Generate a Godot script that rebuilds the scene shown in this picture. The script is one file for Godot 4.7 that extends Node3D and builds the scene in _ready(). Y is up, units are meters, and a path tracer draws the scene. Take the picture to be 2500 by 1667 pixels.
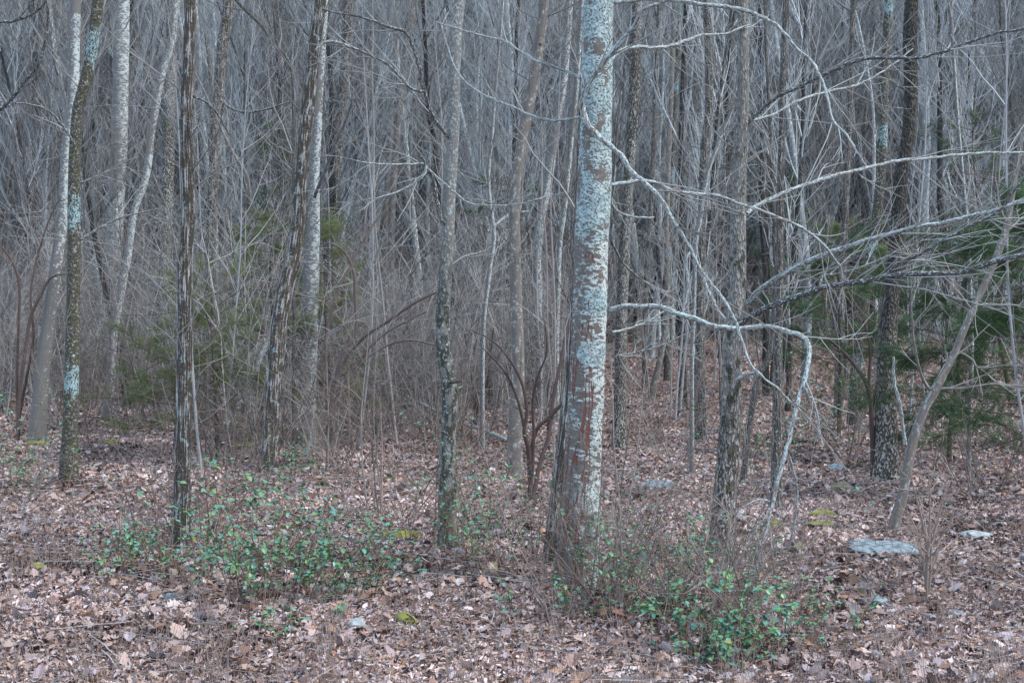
extends Node3D
# A winter woodland: lichened trunks, bare undergrowth, red cedars and a floor of fallen oak leaves.
# Trunks and limbs are laid out by the direction they are seen in (x, y of the photograph) and a distance in metres.

const F := 3434.0
const CX := 1250.0
const CY := 833.0
const EYE := 1.6

var rng := RandomNumberGenerator.new()
var lump := FastNoiseLite.new()
var bumps := FastNoiseLite.new()
var names := {}
var M := {}


# ---------------------------------------------------------------- mesh builder
class MB:
	var v := PackedVector3Array()
	var n := PackedVector3Array()
	var uv := PackedVector2Array()
	var c := PackedColorArray()
	var ix := PackedInt32Array()

	func tube(pts: PackedVector3Array, rad: PackedFloat32Array, sides: int, col: Color, upright := false, noise: FastNoiseLite = null, amp := 0.0, lobes := 0.0, v0 := 0.0) -> void:
		var cnt := pts.size()
		if cnt < 2:
			return
		var first := v.size()
		var nn := Vector3.RIGHT
		var run := v0
		for i in cnt:
			var t: Vector3
			if i == 0:
				t = pts[1] - pts[0]
			elif i == cnt - 1:
				t = pts[i] - pts[i - 1]
			else:
				t = pts[i + 1] - pts[i - 1]
			t = t.normalized()
			if t == Vector3.ZERO:
				t = Vector3.UP
			if i == 0 and absf(t.x) > 0.85 and not upright:
				nn = Vector3(0, 0, 1)
			if upright:
				nn = Vector3.RIGHT
			nn = (nn - t * nn.dot(t)).normalized()
			var b := nn.cross(t)
			if i > 0:
				run += pts[i].distance_to(pts[i - 1])
			for k in sides + 1:
				var a := TAU * k / sides
				var dir := nn * cos(a) + b * sin(a)
				var r := rad[i]
				if amp > 0.0:
					r *= 1.0 + amp * noise.get_noise_3d(cos(a) * 9.0, pts[i].y * 22.0, sin(a) * 9.0) + 0.4 * amp * noise.get_noise_3d(cos(a) * 40.0, pts[i].y * 55.0, sin(a) * 40.0)
				if lobes > 0.0:
					r *= 1.0 + lobes * maxf(0.0, 1.0 - run / 0.35) * (0.5 + 0.5 * cos(a * 5.0 + pts[0].x * 7.0))
				v.append(pts[i] + dir * r)
				n.append(dir)
				uv.append(Vector2(float(k) / sides, run))
				c.append(col)
		var w := sides + 1
		for i in cnt - 1:
			for k in sides:
				var a := first + i * w + k
				ix.append_array([a, a + 1, a + w + 1, a, a + w + 1, a + w])
		# closing cap
		var tip := v.size()
		v.append(pts[cnt - 1])
		n.append((pts[cnt - 1] - pts[cnt - 2]).normalized())
		uv.append(Vector2(0.5, run))
		c.append(col)
		for k in sides:
			var a := first + (cnt - 1) * w + k
			ix.append_array([a, a + 1, tip])

	func blade(a: Vector3, b: Vector3, wd: float, col: Color) -> void:
		# a thin three-sided spike from a to b
		var t := (b - a).normalized()
		var s := t.cross(Vector3(0.31, 0.9, 0.27)).normalized()
		var u := s.cross(t)
		var first := v.size()
		for k in 3:
			var d := s * cos(TAU * k / 3.0) + u * sin(TAU * k / 3.0)
			v.append(a + d * wd)
			n.append(d)
			uv.append(Vector2.ZERO)
			c.append(col)
		v.append(b)
		n.append(t)
		uv.append(Vector2.ZERO)
		c.append(col)
		for k in 3:
			ix.append_array([first + k, first + (k + 1) % 3, first + 3])

	func face(p: Array, col: Color) -> void:
		# a small flat polygon, fanned
		var nor := ((p[2] - p[0]) as Vector3).cross(p[1] - p[0]).normalized()
		var first := v.size()
		for q in p:
			v.append(q)
			n.append(nor)
			uv.append(Vector2.ZERO)
			c.append(col)
		for k in p.size() - 2:
			ix.append_array([first, first + k + 1, first + k + 2])

	func empty() -> bool:
		return ix.is_empty()

	func into(mesh: ArrayMesh, mat: Material, off := Vector3.ZERO) -> ArrayMesh:
		if off != Vector3.ZERO:
			for i in v.size():
				v[i] -= off
		var a := []
		a.resize(Mesh.ARRAY_MAX)
		a[Mesh.ARRAY_VERTEX] = v
		a[Mesh.ARRAY_NORMAL] = n
		a[Mesh.ARRAY_TEX_UV] = uv
		a[Mesh.ARRAY_COLOR] = c
		a[Mesh.ARRAY_INDEX] = ix
		mesh.add_surface_from_arrays(Mesh.PRIMITIVE_TRIANGLES, a)
		mesh.surface_set_material(mesh.get_surface_count() - 1, mat)
		return mesh

	func mesh(mat: Material, off := Vector3.ZERO) -> ArrayMesh:
		return into(ArrayMesh.new(), mat, off)


# ---------------------------------------------------------------- small helpers
func numbered(called: String) -> String:
	if not names.has(called):
		names[called] = 0
		return called
	names[called] += 1
	return "%s_%03d" % [called, names[called]]


func base(called: String, label: String, category: String, where: Vector3, group := "") -> Node3D:
	var o := Node3D.new()
	o.name = numbered(called)
	o.position = where
	add_child(o)
	return tag(o, label, category, group)


func tag(o: Node3D, label: String, category: String, group := "") -> Node3D:
	o.set_meta("label", label)
	o.set_meta("category", category)
	if group:
		o.set_meta("group", group)
	return o


func part(called: String, mesh: Mesh, parent: Node, kind := "") -> MeshInstance3D:
	var o := MeshInstance3D.new()
	o.name = numbered(called) if parent == self else called
	o.mesh = mesh
	if kind:
		o.set_meta("kind", kind)
	parent.add_child(o, true)
	return o


func many(called: String, mesh: Mesh, where: Array, tint: Array, parent: Node, label := "") -> MultiMeshInstance3D:
	var mm := MultiMesh.new()
	mm.transform_format = MultiMesh.TRANSFORM_3D
	mm.use_colors = not tint.is_empty()
	mm.mesh = mesh
	mm.instance_count = where.size()
	for i in where.size():
		mm.set_instance_transform(i, where[i])
		if tint:
			mm.set_instance_color(i, tint[i])
	var o := MultiMeshInstance3D.new()
	o.name = numbered(called) if parent == self else called
	o.multimesh = mm
	o.set_meta("kind", "stuff")
	if label:
		o.set_meta("label", label)
	parent.add_child(o, true)
	return o


func rf(a: float, b: float) -> float:
	return rng.randf_range(a, b)


func rdir() -> Vector3:
	return Vector3(rng.randfn(), rng.randfn(), rng.randfn()).normalized()


func at(x: float, y: float, d: float) -> Vector3:
	return Vector3((x - CX) / F * d, EYE - (y - CY) / F * d, -d)


func gh(x: float, z: float) -> float:
	var d := -z
	var h := 0.0
	if d > 14.0:
		var e := minf(d, 105.0) - 14.0
		h = 0.0016 * e * e
		if d > 105.0:
			h += (d - 105.0) * 0.29
	h += bumps.get_noise_2d(x * 9.0, z * 9.0) * 0.05 + bumps.get_noise_2d(x * 2.0, z * 2.0) * minf(0.12, 0.005 * maxf(d, 0.0))
	return h


func ground_depth(x: float, y: float) -> float:
	var lo := 2.0
	var hi := 120.0
	for i in 40:
		var m := (lo + hi) / 2.0
		var p := at(x, y, m)
		if p.y > gh(p.x, p.z):
			lo = m
		else:
			hi = m
	return lo


func spot(x: float, y: float) -> Vector3:
	var p := at(x, y, ground_depth(x, y))
	p.y = gh(p.x, p.z)
	return p


func on_ground(x: float, z: float) -> Vector3:
	return Vector3(x, gh(x, z), z)


func soft(pts: PackedVector3Array, rad: PackedFloat32Array, step: float) -> Array:
	# Catmull-Rom through the points, about one ring every step metres
	var o := PackedVector3Array()
	var r := PackedFloat32Array()
	for i in pts.size() - 1:
		var a := pts[maxi(i - 1, 0)]
		var d := pts[mini(i + 2, pts.size() - 1)]
		var k := maxi(1, int(round(pts[i].distance_to(pts[i + 1]) / step)))
		for j in k:
			var t := float(j) / k
			o.append(pts[i].cubic_interpolate(pts[i + 1], a, d, t))
			r.append(lerpf(rad[i], rad[i + 1], t))
	o.append(pts[pts.size() - 1])
	r.append(rad[rad.size() - 1])
	return [o, r]


func trace(px: Array, d: float, dd := 0.0, wiggle := 0.0) -> Array:
	# px: x, y, width in the photograph's pixels, three by three; d: distance, dd: what is added to it along the way
	var pts := PackedVector3Array()
	var rad := PackedFloat32Array()
	var cnt := px.size() / 3
	for i in cnt:
		var e := d + dd * i / maxf(1.0, cnt - 1)
		var p := at(px[i * 3], px[i * 3 + 1], e)
		if wiggle > 0.0 and i > 0:
			p += rdir() * wiggle
		pts.append(p)
		rad.append(px[i * 3 + 2] / F * e * 0.5)
	return [pts, rad]


func path_at(path: Array, t: float) -> Array:
	var pts: PackedVector3Array = path[0]
	var k := t * (pts.size() - 1)
	var i := clampi(int(k), 0, pts.size() - 2)
	var f := k - i
	return [pts[i].lerp(pts[i + 1], f), (pts[i + 1] - pts[i]).normalized(), lerpf(path[1][i], path[1][i + 1], f)]


func grow(m: MB, p: Vector3, dir: Vector3, length: float, r0: float, r1: float, sides: int, segs: int, wig: float, lift: float, col: Color) -> Array:
	var pts := PackedVector3Array([p])
	var rad := PackedFloat32Array([r0])
	var d := dir.normalized()
	for i in segs:
		d = (d + rdir() * wig + Vector3.UP * lift).normalized()
		p += d * (length / segs)
		pts.append(p)
		rad.append(lerpf(r0, r1, (i + 1.0) / segs))
	m.tube(pts, rad, sides, col)
	return [pts, rad]


func side_dir(t: Vector3, spread: float) -> Vector3:
	var s := t.cross(rdir()).normalized()
	return (t * cos(spread) + s * sin(spread)).normalized()


var tw_lo := 0.45
var tw_hi := 1.2
var tw_wig := 0.22

func twigs(m: MB, path: Array, count: int, length: float, r: float, t0: float, t1: float, level: int, col: Color, lift := 0.06, sides := 3, rmin := 0.0015) -> void:
	for i in count:
		var q := path_at(path, rf(t0, t1))
		var l := length * rf(0.35, 1.25)
		var rr := minf(r, q[2] * 0.8) * rf(0.6, 1.1)
		var cc := col * rf(0.75, 1.25)
		cc.a = 1.0
		var sub := grow(m, q[0], side_dir(q[1], rf(tw_lo, tw_hi)), l, maxf(rr, rmin), maxf(rr * 0.35, rmin * 0.7), sides, 3 + 2 * int(level > 0) + int(level > 1), tw_wig, lift, cc)
		if level > 0:
			twigs(m, sub, 2 + rng.randi() % 3, l * 0.55, rr * 0.65, 0.2, 0.95, level - 1, col, lift, 3, rmin)


# ---------------------------------------------------------------- textures
func fnl(sd: int, freq: float, oct := 3, kind := FastNoiseLite.TYPE_SIMPLEX_SMOOTH) -> FastNoiseLite:
	var f := FastNoiseLite.new()
	f.seed = sd
	f.frequency = freq
	f.noise_type = kind
	f.fractal_octaves = oct
	if oct < 2:
		f.fractal_type = FastNoiseLite.FRACTAL_NONE
	return f


func lin(r: float, g: float, b: float) -> Color:
	return Color(r, g, b)


func step01(a: float, b: float, x: float) -> float:
	return smoothstep(a, b, x)


var na: FastNoiseLite
var nb: FastNoiseLite
var nc: FastNoiseLite

func bark_pixel(kind: String, u: float, h: float) -> Array:
	# colour (linear) and height for the angle u (0 right, .25 towards the eye, .5 left) and h metres up the stem
	var a := u * TAU
	var cx := cos(a)
	var sx := sin(a)
	var col := lin(0.15, 0.135, 0.12)
	var e := 0.5
	var right := 0.5 + 0.5 * cx
	var fine := nc.get_noise_3d(cx * 60.0, h * 620.0, sx * 60.0)
	var blot := na.get_noise_3d(cx * 11.0 + 31.0, h * 75.0, sx * 11.0)
	var dash := nb.get_noise_3d(cx * 15.0, h * 300.0, sx * 15.0)
	var fur := nb.get_noise_3d(cx * 33.0 + 11.0 + blot * 3.0, h * 34.0, sx * 33.0 + dash * 1.5)
	match kind:
		"lichen":
			var body := lin(0.1, 0.086, 0.077).lerp(lin(0.18, 0.16, 0.147), 0.5 + 0.5 * dash)
			col = body * (1.0 + 0.25 * fine)
			var high := step01(2.1, 2.7, h)
			var wide := na.get_noise_3d(cx * 8.0 + 5.0, h * 42.0, sx * 8.0)
			var low := 1.0 - step01(0.5, 1.3, h)
			var thr := lerpf(0.22, -0.2, step01(0.16, 0.9, right + wide * 0.25))
			thr -= high * lerpf(0.42, 0.12, right)
			var k := lerpf(dash * 0.75 + blot * 0.45, wide * 0.8 + blot * 0.5 + dash * 0.2, high)
			thr += low * (0.14 if right < 0.5 else 0.02)
			var md := Vector2((u - 0.19) * 4.6, (h - 1.66) * 10.0).length() + fine * 0.12
			var m2 := Vector2((u - 0.17) * 4.2, (h - 2.0) * 8.0).length() + fine * 0.2
			var m3 := Vector2((u - 0.2) * 5.0, (h - 0.72) * 7.0).length() + fine * 0.25
			var lich := step01(thr - 0.1, thr + 0.16, k + fine * 0.34)
			if md < 0.85 or m2 < 0.7 or m3 < 0.7:
				lich = 1.0
			var pale := lin(0.2, 0.25, 0.25).lerp(lin(0.45, 0.48, 0.46), clampf(0.45 + dash + fine * 0.5 + (right - 0.6) * 1.1, 0, 1))
			if md < 0.85 or m2 < 0.7 or high > 0.5:
				pale = lin(0.18, 0.25, 0.262).lerp(lin(0.37, 0.44, 0.44), clampf(0.42 + dash + fine * 0.8, 0, 1))
			pale *= 1.0 + fine * 0.35
			col = col.lerp(pale, lich)
			e = 0.45 + 0.25 * lich + 0.12 * fine
			if fine < -0.3 and lich > 0.4:
				col = col.lerp(lin(0.1, 0.095, 0.085), step01(-0.26, -0.4, fine))
				e = 0.3
			var split := nb.get_noise_3d(cx * 24.0 + 70.0 + blot * 1.5, h * 16.0, sx * 24.0 + fine * 1.2)
			var crack := 1.0 - step01(0.07, 0.13, absf(split))
			crack *= (1.0 - step01(1.7, 2.2, h + blot)) * step01(0.17, 0.24, u) * (1.0 - step01(0.5, 0.6, u)) * step01(-0.1, 0.12, na.get_noise_3d(cx * 14.0, h * 26.0 + 40.0, sx * 14.0) + 0.12 + low * 0.35)
			if crack > 0.35 and not md < 0.85:
				col = lin(0.1, 0.034, 0.026).lerp(lin(0.2, 0.075, 0.055), 0.5 + 0.5 * fine)
				e = 0.05
			if u > 0.36 and u < 0.75 and h < 0.9:
				var ri := step01(-0.15, 0.2, fur)
				col = col.lerp(lin(0.06, 0.05, 0.042), (1.0 - ri) * 0.8 * (1.0 - step01(0.5, 0.9, h)))
				e = lerpf(e, ri, 0.6)
		"pale", "palefoot":
			var k := dash * 0.8 + blot * 0.35
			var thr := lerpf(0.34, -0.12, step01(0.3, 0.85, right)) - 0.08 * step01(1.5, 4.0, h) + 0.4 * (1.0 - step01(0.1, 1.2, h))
			if kind == "palefoot":
				thr += 0.5 * (1.0 - step01(1.9, 3.8, h + blot))
				var ri := step01(-0.25, 0.25, fur + fine * 0.4)
				col = (lin(0.05, 0.044, 0.038).lerp(lin(0.185, 0.165, 0.145), ri) * (1.0 + 0.4 * fine)).lerp(col, step01(1.9, 3.6, h + blot))
			var lich := step01(thr - 0.14, thr + 0.2, k + fine * 0.3)
			col = lin(0.1, 0.094, 0.088).lerp(lin(0.2, 0.19, 0.182), 0.5 + 0.5 * fine)
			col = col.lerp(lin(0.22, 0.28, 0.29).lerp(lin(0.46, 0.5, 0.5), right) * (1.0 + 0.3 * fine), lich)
			e = 0.45 + 0.3 * lich + 0.15 * fine
		"furrow":
			var ri := step01(-0.3, 0.3, fur + fine * 0.3 + dash * 0.2)
			col = lin(0.05, 0.04, 0.034).lerp(lin(0.19, 0.155, 0.13), ri) * (1.0 + 0.4 * fine)
			var st := step01(0.16, 0.3, fur + fine * 0.2) * step01(-0.2, 0.15, blot + 0.1)
			col = col.lerp(lin(0.4, 0.41, 0.41), st * 0.75)
			if blot > 0.3 and dash > 0.0:
				col = col.lerp(lin(0.26, 0.35, 0.36), 0.7)
			if blot < -0.3:
				col = col.lerp(lin(0.045, 0.05, 0.022), 0.6)
			e = ri * 0.8 + 0.1 * fine
		"moss":
			var ri := step01(-0.3, 0.3, fine + dash * 0.5)
			col = lin(0.03, 0.027, 0.022).lerp(lin(0.115, 0.1, 0.085), ri)
			var gr := step01(-0.1, 0.25, blot)
			col = col.lerp(lin(0.035, 0.04, 0.014).lerp(lin(0.08, 0.08, 0.028), ri), gr * 0.75)
			var ring := sin(h * 3.3 - 2.6 + blot * 0.8)
			if ring > 0.93 - 0.12 * right and fine + dash * 0.6 > -0.12:
				col = lin(0.26, 0.37, 0.39) * (1.0 + 0.5 * fine)
			elif dash + fine * 0.8 > 0.5:
				col = lin(0.26, 0.3, 0.3)
			if h < 0.3:
				col = col.lerp(lin(0.07, 0.085, 0.015), step01(-0.2, 0.3, dash) * 0.7 * step01(0.35, 0.6, u))
			e = 0.4 + 0.4 * ri
		"mottled":
			# dark mossy below, grey with lichen above
			var up := step01(2.1, 2.9, h + blot * 0.8)
			col = lin(0.1, 0.092, 0.08).lerp(lin(0.25, 0.24, 0.225), 0.5 + 0.5 * fine)
			var gr := step01(-0.3, 0.1, blot + dash * 0.3) * (1.0 - up)
			col = col.lerp(lin(0.03, 0.031, 0.018), gr * 0.92)
			var lich := step01(0.2 - 0.36 * up * right, 0.5, dash * 0.9 + fine * 0.5)
			col = col.lerp(lin(0.34, 0.4, 0.41) * (1.0 + 0.3 * fine), lich * 0.85)
			if h < 0.55:
				col = col.lerp(lin(0.2, 0.17, 0.13) * (0.8 + fur), 0.6)
			e = 0.5 + 0.3 * fine + 0.2 * lich
		"oak", "greyoak", "darkoak":
			var net := nb.get_noise_3d(cx * 50.0 + dash * 3.0, h * 165.0, sx * 50.0)
			var ri := step01(-0.22, 0.25, net + fine * 0.2)
			col = lin(0.06, 0.052, 0.044).lerp(lin(0.2, 0.178, 0.156), ri) * (1.0 + 0.3 * fine)
			var wh := step01(0.12, 0.3, net + fine * 0.4) * (0.3 + 0.7 * (1.0 - step01(0.2, 1.3, h)))
			col = col.lerp(lin(0.5, 0.52, 0.5), wh * 0.8)
			if kind == "greyoak":
				var up := step01(0.9, 1.9, h + blot)
				col = col.lerp(lin(0.2, 0.185, 0.17).lerp(lin(0.38, 0.37, 0.35), clampf(0.5 + fine + net, 0, 1)), up * 0.85)
				if blot < -0.2 and h < 2.4:
					col = col.lerp(lin(0.05, 0.048, 0.035), 0.75)
			elif kind == "darkoak":
				col = col.lerp(col * 0.35, step01(1.2, 2.6, h + blot))
			elif h > 1.2:
				col = col.lerp(lin(0.4, 0.395, 0.385) * (1.0 + 0.4 * fine), (0.15 + 0.6 * step01(-0.2, 0.35, dash + net)) * step01(1.2, 2.2, h) * step01(0.15, 0.7, right))
			if blot < -0.32:
				col = col.lerp(lin(0.05, 0.06, 0.02), 0.6)
			e = ri
		"smooth":
			col = lin(0.115, 0.1, 0.089).lerp(lin(0.19, 0.17, 0.155), 0.5 + 0.5 * dash)
			col *= 1.0 + 0.4 * fine + 0.3 * blot
			if dash * 0.6 + blot > 0.42:
				col = lin(0.3, 0.33, 0.33)
			e = 0.5 + 0.15 * fine + 0.1 * dash
		"dark":
			var ri := step01(-0.3, 0.3, fur + fine * 0.3)
			col = lin(0.05, 0.043, 0.038).lerp(lin(0.19, 0.162, 0.142), ri) * (1.0 + 0.35 * fine)
			if dash + fine * 0.8 > 0.38:
				col = lin(0.36, 0.41, 0.42)
			if blot < -0.28:
				col = col.lerp(lin(0.045, 0.05, 0.022), 0.5)
			e = ri
		"limb":
			# a limb crusted with lichen on its upper side
			col = lin(0.1, 0.088, 0.078).lerp(lin(0.2, 0.175, 0.155), 0.5 + 0.5 * fine)
			if dash * 0.7 + fine * 0.5 + blot * 0.4 > -0.02:
				col = lin(0.36, 0.43, 0.44) * (1.0 + 0.35 * fine)
			e = 0.5 + 0.4 * fine
		"sooty":
			col = lin(0.035, 0.03, 0.028).lerp(lin(0.11, 0.098, 0.09), 0.5 + 0.5 * fine)
			if dash * 0.8 + fine * 0.5 > 0.22:
				col = lin(0.36, 0.44, 0.46) * (1.0 + 0.3 * fine)
			e = 0.5 + 0.4 * fine
	return [col, clampf(e, 0.0, 1.0)]


func bark(kind: String, w: int, h: int, tall: float, relief: float) -> StandardMaterial3D:
	var im := Image.create(w, h, false, Image.FORMAT_RGB8)
	var hm := Image.create(w, h, false, Image.FORMAT_L8)
	for y in h:
		for x in w:
			var r := bark_pixel(kind, (x + 0.5) / w, (y + 0.5) / h * tall)
			im.set_pixel(x, y, (r[0] as Color).linear_to_srgb())
			hm.set_pixel(x, y, Color(r[1], r[1], r[1]))
	var m := StandardMaterial3D.new()
	m.resource_name = kind + " bark"
	m.albedo_texture = ImageTexture.create_from_image(im)
	m.heightmap_enabled = true
	m.heightmap_texture = ImageTexture.create_from_image(hm)
	m.heightmap_scale = relief
	m.roughness = 0.92
	m.uv1_scale = Vector3(1, 1.0 / tall, 1)
	return m


func tinted(rough := 0.9) -> StandardMaterial3D:
	var m := StandardMaterial3D.new()
	m.vertex_color_use_as_albedo = true
	m.roughness = rough
	m.metallic_specular = 0.3
	return m


func rocky(c1: Color, c2: Color) -> StandardMaterial3D:
	var t := NoiseTexture2D.new()
	t.width = 256
	t.height = 256
	t.seamless = true
	t.noise = fnl(77, 0.02, 5)
	var g := Gradient.new()
	g.offsets = PackedFloat32Array([0.25, 0.5, 0.75])
	g.colors = PackedColorArray([c1.linear_to_srgb(), c1.lerp(c2, 0.6).linear_to_srgb(), c2.linear_to_srgb()])
	t.color_ramp = g
	var m := StandardMaterial3D.new()
	m.albedo_texture = t
	m.uv1_triplanar = true
	m.uv1_scale = Vector3(2.2, 2.2, 2.2)
	m.heightmap_enabled = true
	m.heightmap_texture = t
	m.heightmap_scale = 1.5
	m.roughness = 0.85
	return m


func materials() -> void:
	na = fnl(3, 0.1, 3)
	nb = fnl(5, 0.1, 2)
	nc = fnl(8, 0.1, 3)
	M.lichen = bark("lichen", 320, 1200, 4.2, 1.2)
	M.pale = bark("pale", 128, 640, 5.0, 0.8)
	M.palefoot = bark("palefoot", 128, 640, 6.5, 1.0)
	M.furrow = bark("furrow", 160, 768, 4.5, 2.2)
	M.moss = bark("moss", 128, 640, 6.0, 1.4)
	M.mottled = bark("mottled", 128, 640, 4.5, 1.2)
	M.oak = bark("oak", 224, 1024, 4.5, 2.2)
	M.greyoak = bark("greyoak", 224, 1024, 4.5, 2.0)
	M.darkoak = bark("darkoak", 160, 768, 6.0, 2.0)
	M.smooth = bark("smooth", 96, 512, 5.0, 0.4)
	M.dark = bark("dark", 128, 512, 5.0, 1.8)
	M.limb = bark("limb", 32, 512, 2.5, 0.4)
	M.sooty = bark("sooty", 32, 512, 2.5, 0.4)
	M.twig = tinted()
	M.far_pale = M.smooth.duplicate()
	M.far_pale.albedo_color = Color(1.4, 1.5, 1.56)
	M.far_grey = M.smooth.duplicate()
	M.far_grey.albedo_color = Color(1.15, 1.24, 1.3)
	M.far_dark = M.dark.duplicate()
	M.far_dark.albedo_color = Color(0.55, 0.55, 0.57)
	M.leaf = tinted(0.75)
	M.leaf.backlight_enabled = true
	M.leaf.backlight = Color(0.12, 0.1, 0.08)
	M.needles = tinted(0.7)
	M.stone = rocky(lin(0.06, 0.076, 0.085), lin(0.22, 0.27, 0.295))
	M.mossy_stone = rocky(lin(0.07, 0.075, 0.02), lin(0.2, 0.17, 0.12))
	M.moss_mat = rocky(lin(0.075, 0.085, 0.012), lin(0.25, 0.24, 0.04))
	M.white_stone = rocky(lin(0.13, 0.15, 0.15), lin(0.38, 0.42, 0.42))
	M.dead = bark("smooth", 32, 256, 2.0, 0.6)
	M.dead.albedo_color = Color(0.9, 0.95, 1.0)


# ---------------------------------------------------------------- traced trees
var last_tree: Node3D
var last_path: Array
var last_crown: MB
var feet := []

func tree(called: String, label: String, kind: String, px: Array, opt := {}) -> Node3D:
	var d: float = opt.get("d", 0.0)
	if d == 0.0:
		d = ground_depth(px[0], px[1])
	var tr := trace(px, d, opt.get("dd", 0.0))
	var pts: PackedVector3Array = tr[0]
	var rad: PackedFloat32Array = tr[1]
	# set the foot in the ground, and carry the stem on above what the picture holds
	var foot := pts[0]
	foot.y = gh(foot.x, foot.z)
	if pts[0].y - foot.y > 0.25 or pts[0].y < foot.y:
		pts.insert(0, foot)
		rad.insert(0, rad[0] * 1.15)
	pts[0].y = foot.y - 0.12
	rad[0] *= 1.08
	var tall: float = opt.get("tall", clampf(rad[1] * 110.0, 6.0, 15.0))
	var top := pts[pts.size() - 1]
	var dir := (top - pts[pts.size() - 2]).normalized()
	var r_top := rad[rad.size() - 1]
	var left := maxf(foot.y + tall - top.y, 0.6)
	var steps := int(ceil(left / 1.2))
	for i in steps:
		dir = (dir + rdir() * 0.09 + Vector3.UP * 0.08).normalized()
		top += dir * (left / steps)
		pts.append(top)
		rad.append(r_top * (1.0 - 0.85 * (i + 1.0) / steps))
	var sm := soft(pts, rad, opt.get("step", 0.12))
	for i in sm[0].size():
		sm[1][i] *= 1.0 + 0.05 * lump.get_noise_2d(sm[0][i].y * 90.0, foot.x * 50.0)
	var o := base(called, label, "tree", foot, opt.get("group", ""))
	var m := MB.new()
	m.tube(sm[0], sm[1], opt.get("sides", 14), Color.WHITE, true, lump, opt.get("amp", 0.1), opt.get("lobes", 0.18))
	part("trunk", m.mesh(M[kind], foot), o)
	# crown: boughs high up and a few thin twigs lower down
	var cr := MB.new()
	var shade: Color = opt.get("twig", lin(0.22, 0.215, 0.21))
	var lo := 0.0
	for i in sm[0].size():
		if sm[0][i].y - foot.y < tall * 0.42:
			lo = float(i) / sm[0].size()
	var out := lo
	for i in sm[0].size():
		if sm[0][i].y < EYE + 0.25 * d:
			out = maxf(lo, float(i) / sm[0].size())
	twigs(cr, sm, opt.get("boughs", 16), tall * 0.2, 0.024, minf(out, 0.85), 0.98, 2, shade, 0.12, 4, 0.002)
	if out > lo + 0.05 and d > 14.0:
		twigs(cr, sm, 9, 1.8, 0.011, lo, out, 2, shade, 0.14, 3, 0.0025)
	var low: int = opt.get("low", 9)
	if low > 0:
		twigs(cr, sm, low, 1.1, 0.009, 0.15, lo + 0.1, 2, shade, 0.03, 3, 0.0024)
	feet.append([foot, rad[1]])
	last_tree = o
	last_path = sm
	last_crown = cr
	return o


func limb(px: Array, kind: String, d: float, dd := 0.0, sprigs := 10, sprig_len := 0.5, shade := Color(0.3, 0.31, 0.31)) -> Array:
	# a limb of the tree made last, as a part of it
	var tr := trace(px, d, dd, 0.006)
	var sm := soft(tr[0], tr[1], 0.045)
	for i in sm[0].size():
		sm[0][i] += rdir() * 0.0035
		sm[1][i] *= rf(0.88, 1.14)
	var m := MB.new()
	m.tube(sm[0], sm[1], 8, Color.WHITE, false, lump, 0.12)
	part("branch", m.mesh(M[kind], last_tree.position), last_tree)
	twigs(last_crown, sm, sprigs, 0.07, 0.005, 0.05, 1.0, 0, shade * 0.8, 0.03, 3, 0.0025)
	tw_lo = 0.3
	tw_hi = 0.85
	tw_wig = 0.15
	twigs(last_crown, sm, int(ceil(sprigs * 0.7)), sprig_len * 1.35, 0.006, 0.08, 0.98, 1, shade, 0.0, 3, 0.0018)
	tw_lo = 0.45
	tw_hi = 1.2
	tw_wig = 0.22
	return sm


func done() -> void:
	if last_crown and not last_crown.empty():
		part("crown", last_crown.mesh(M.twig, last_tree.position), last_tree)
	last_crown = null


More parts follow.
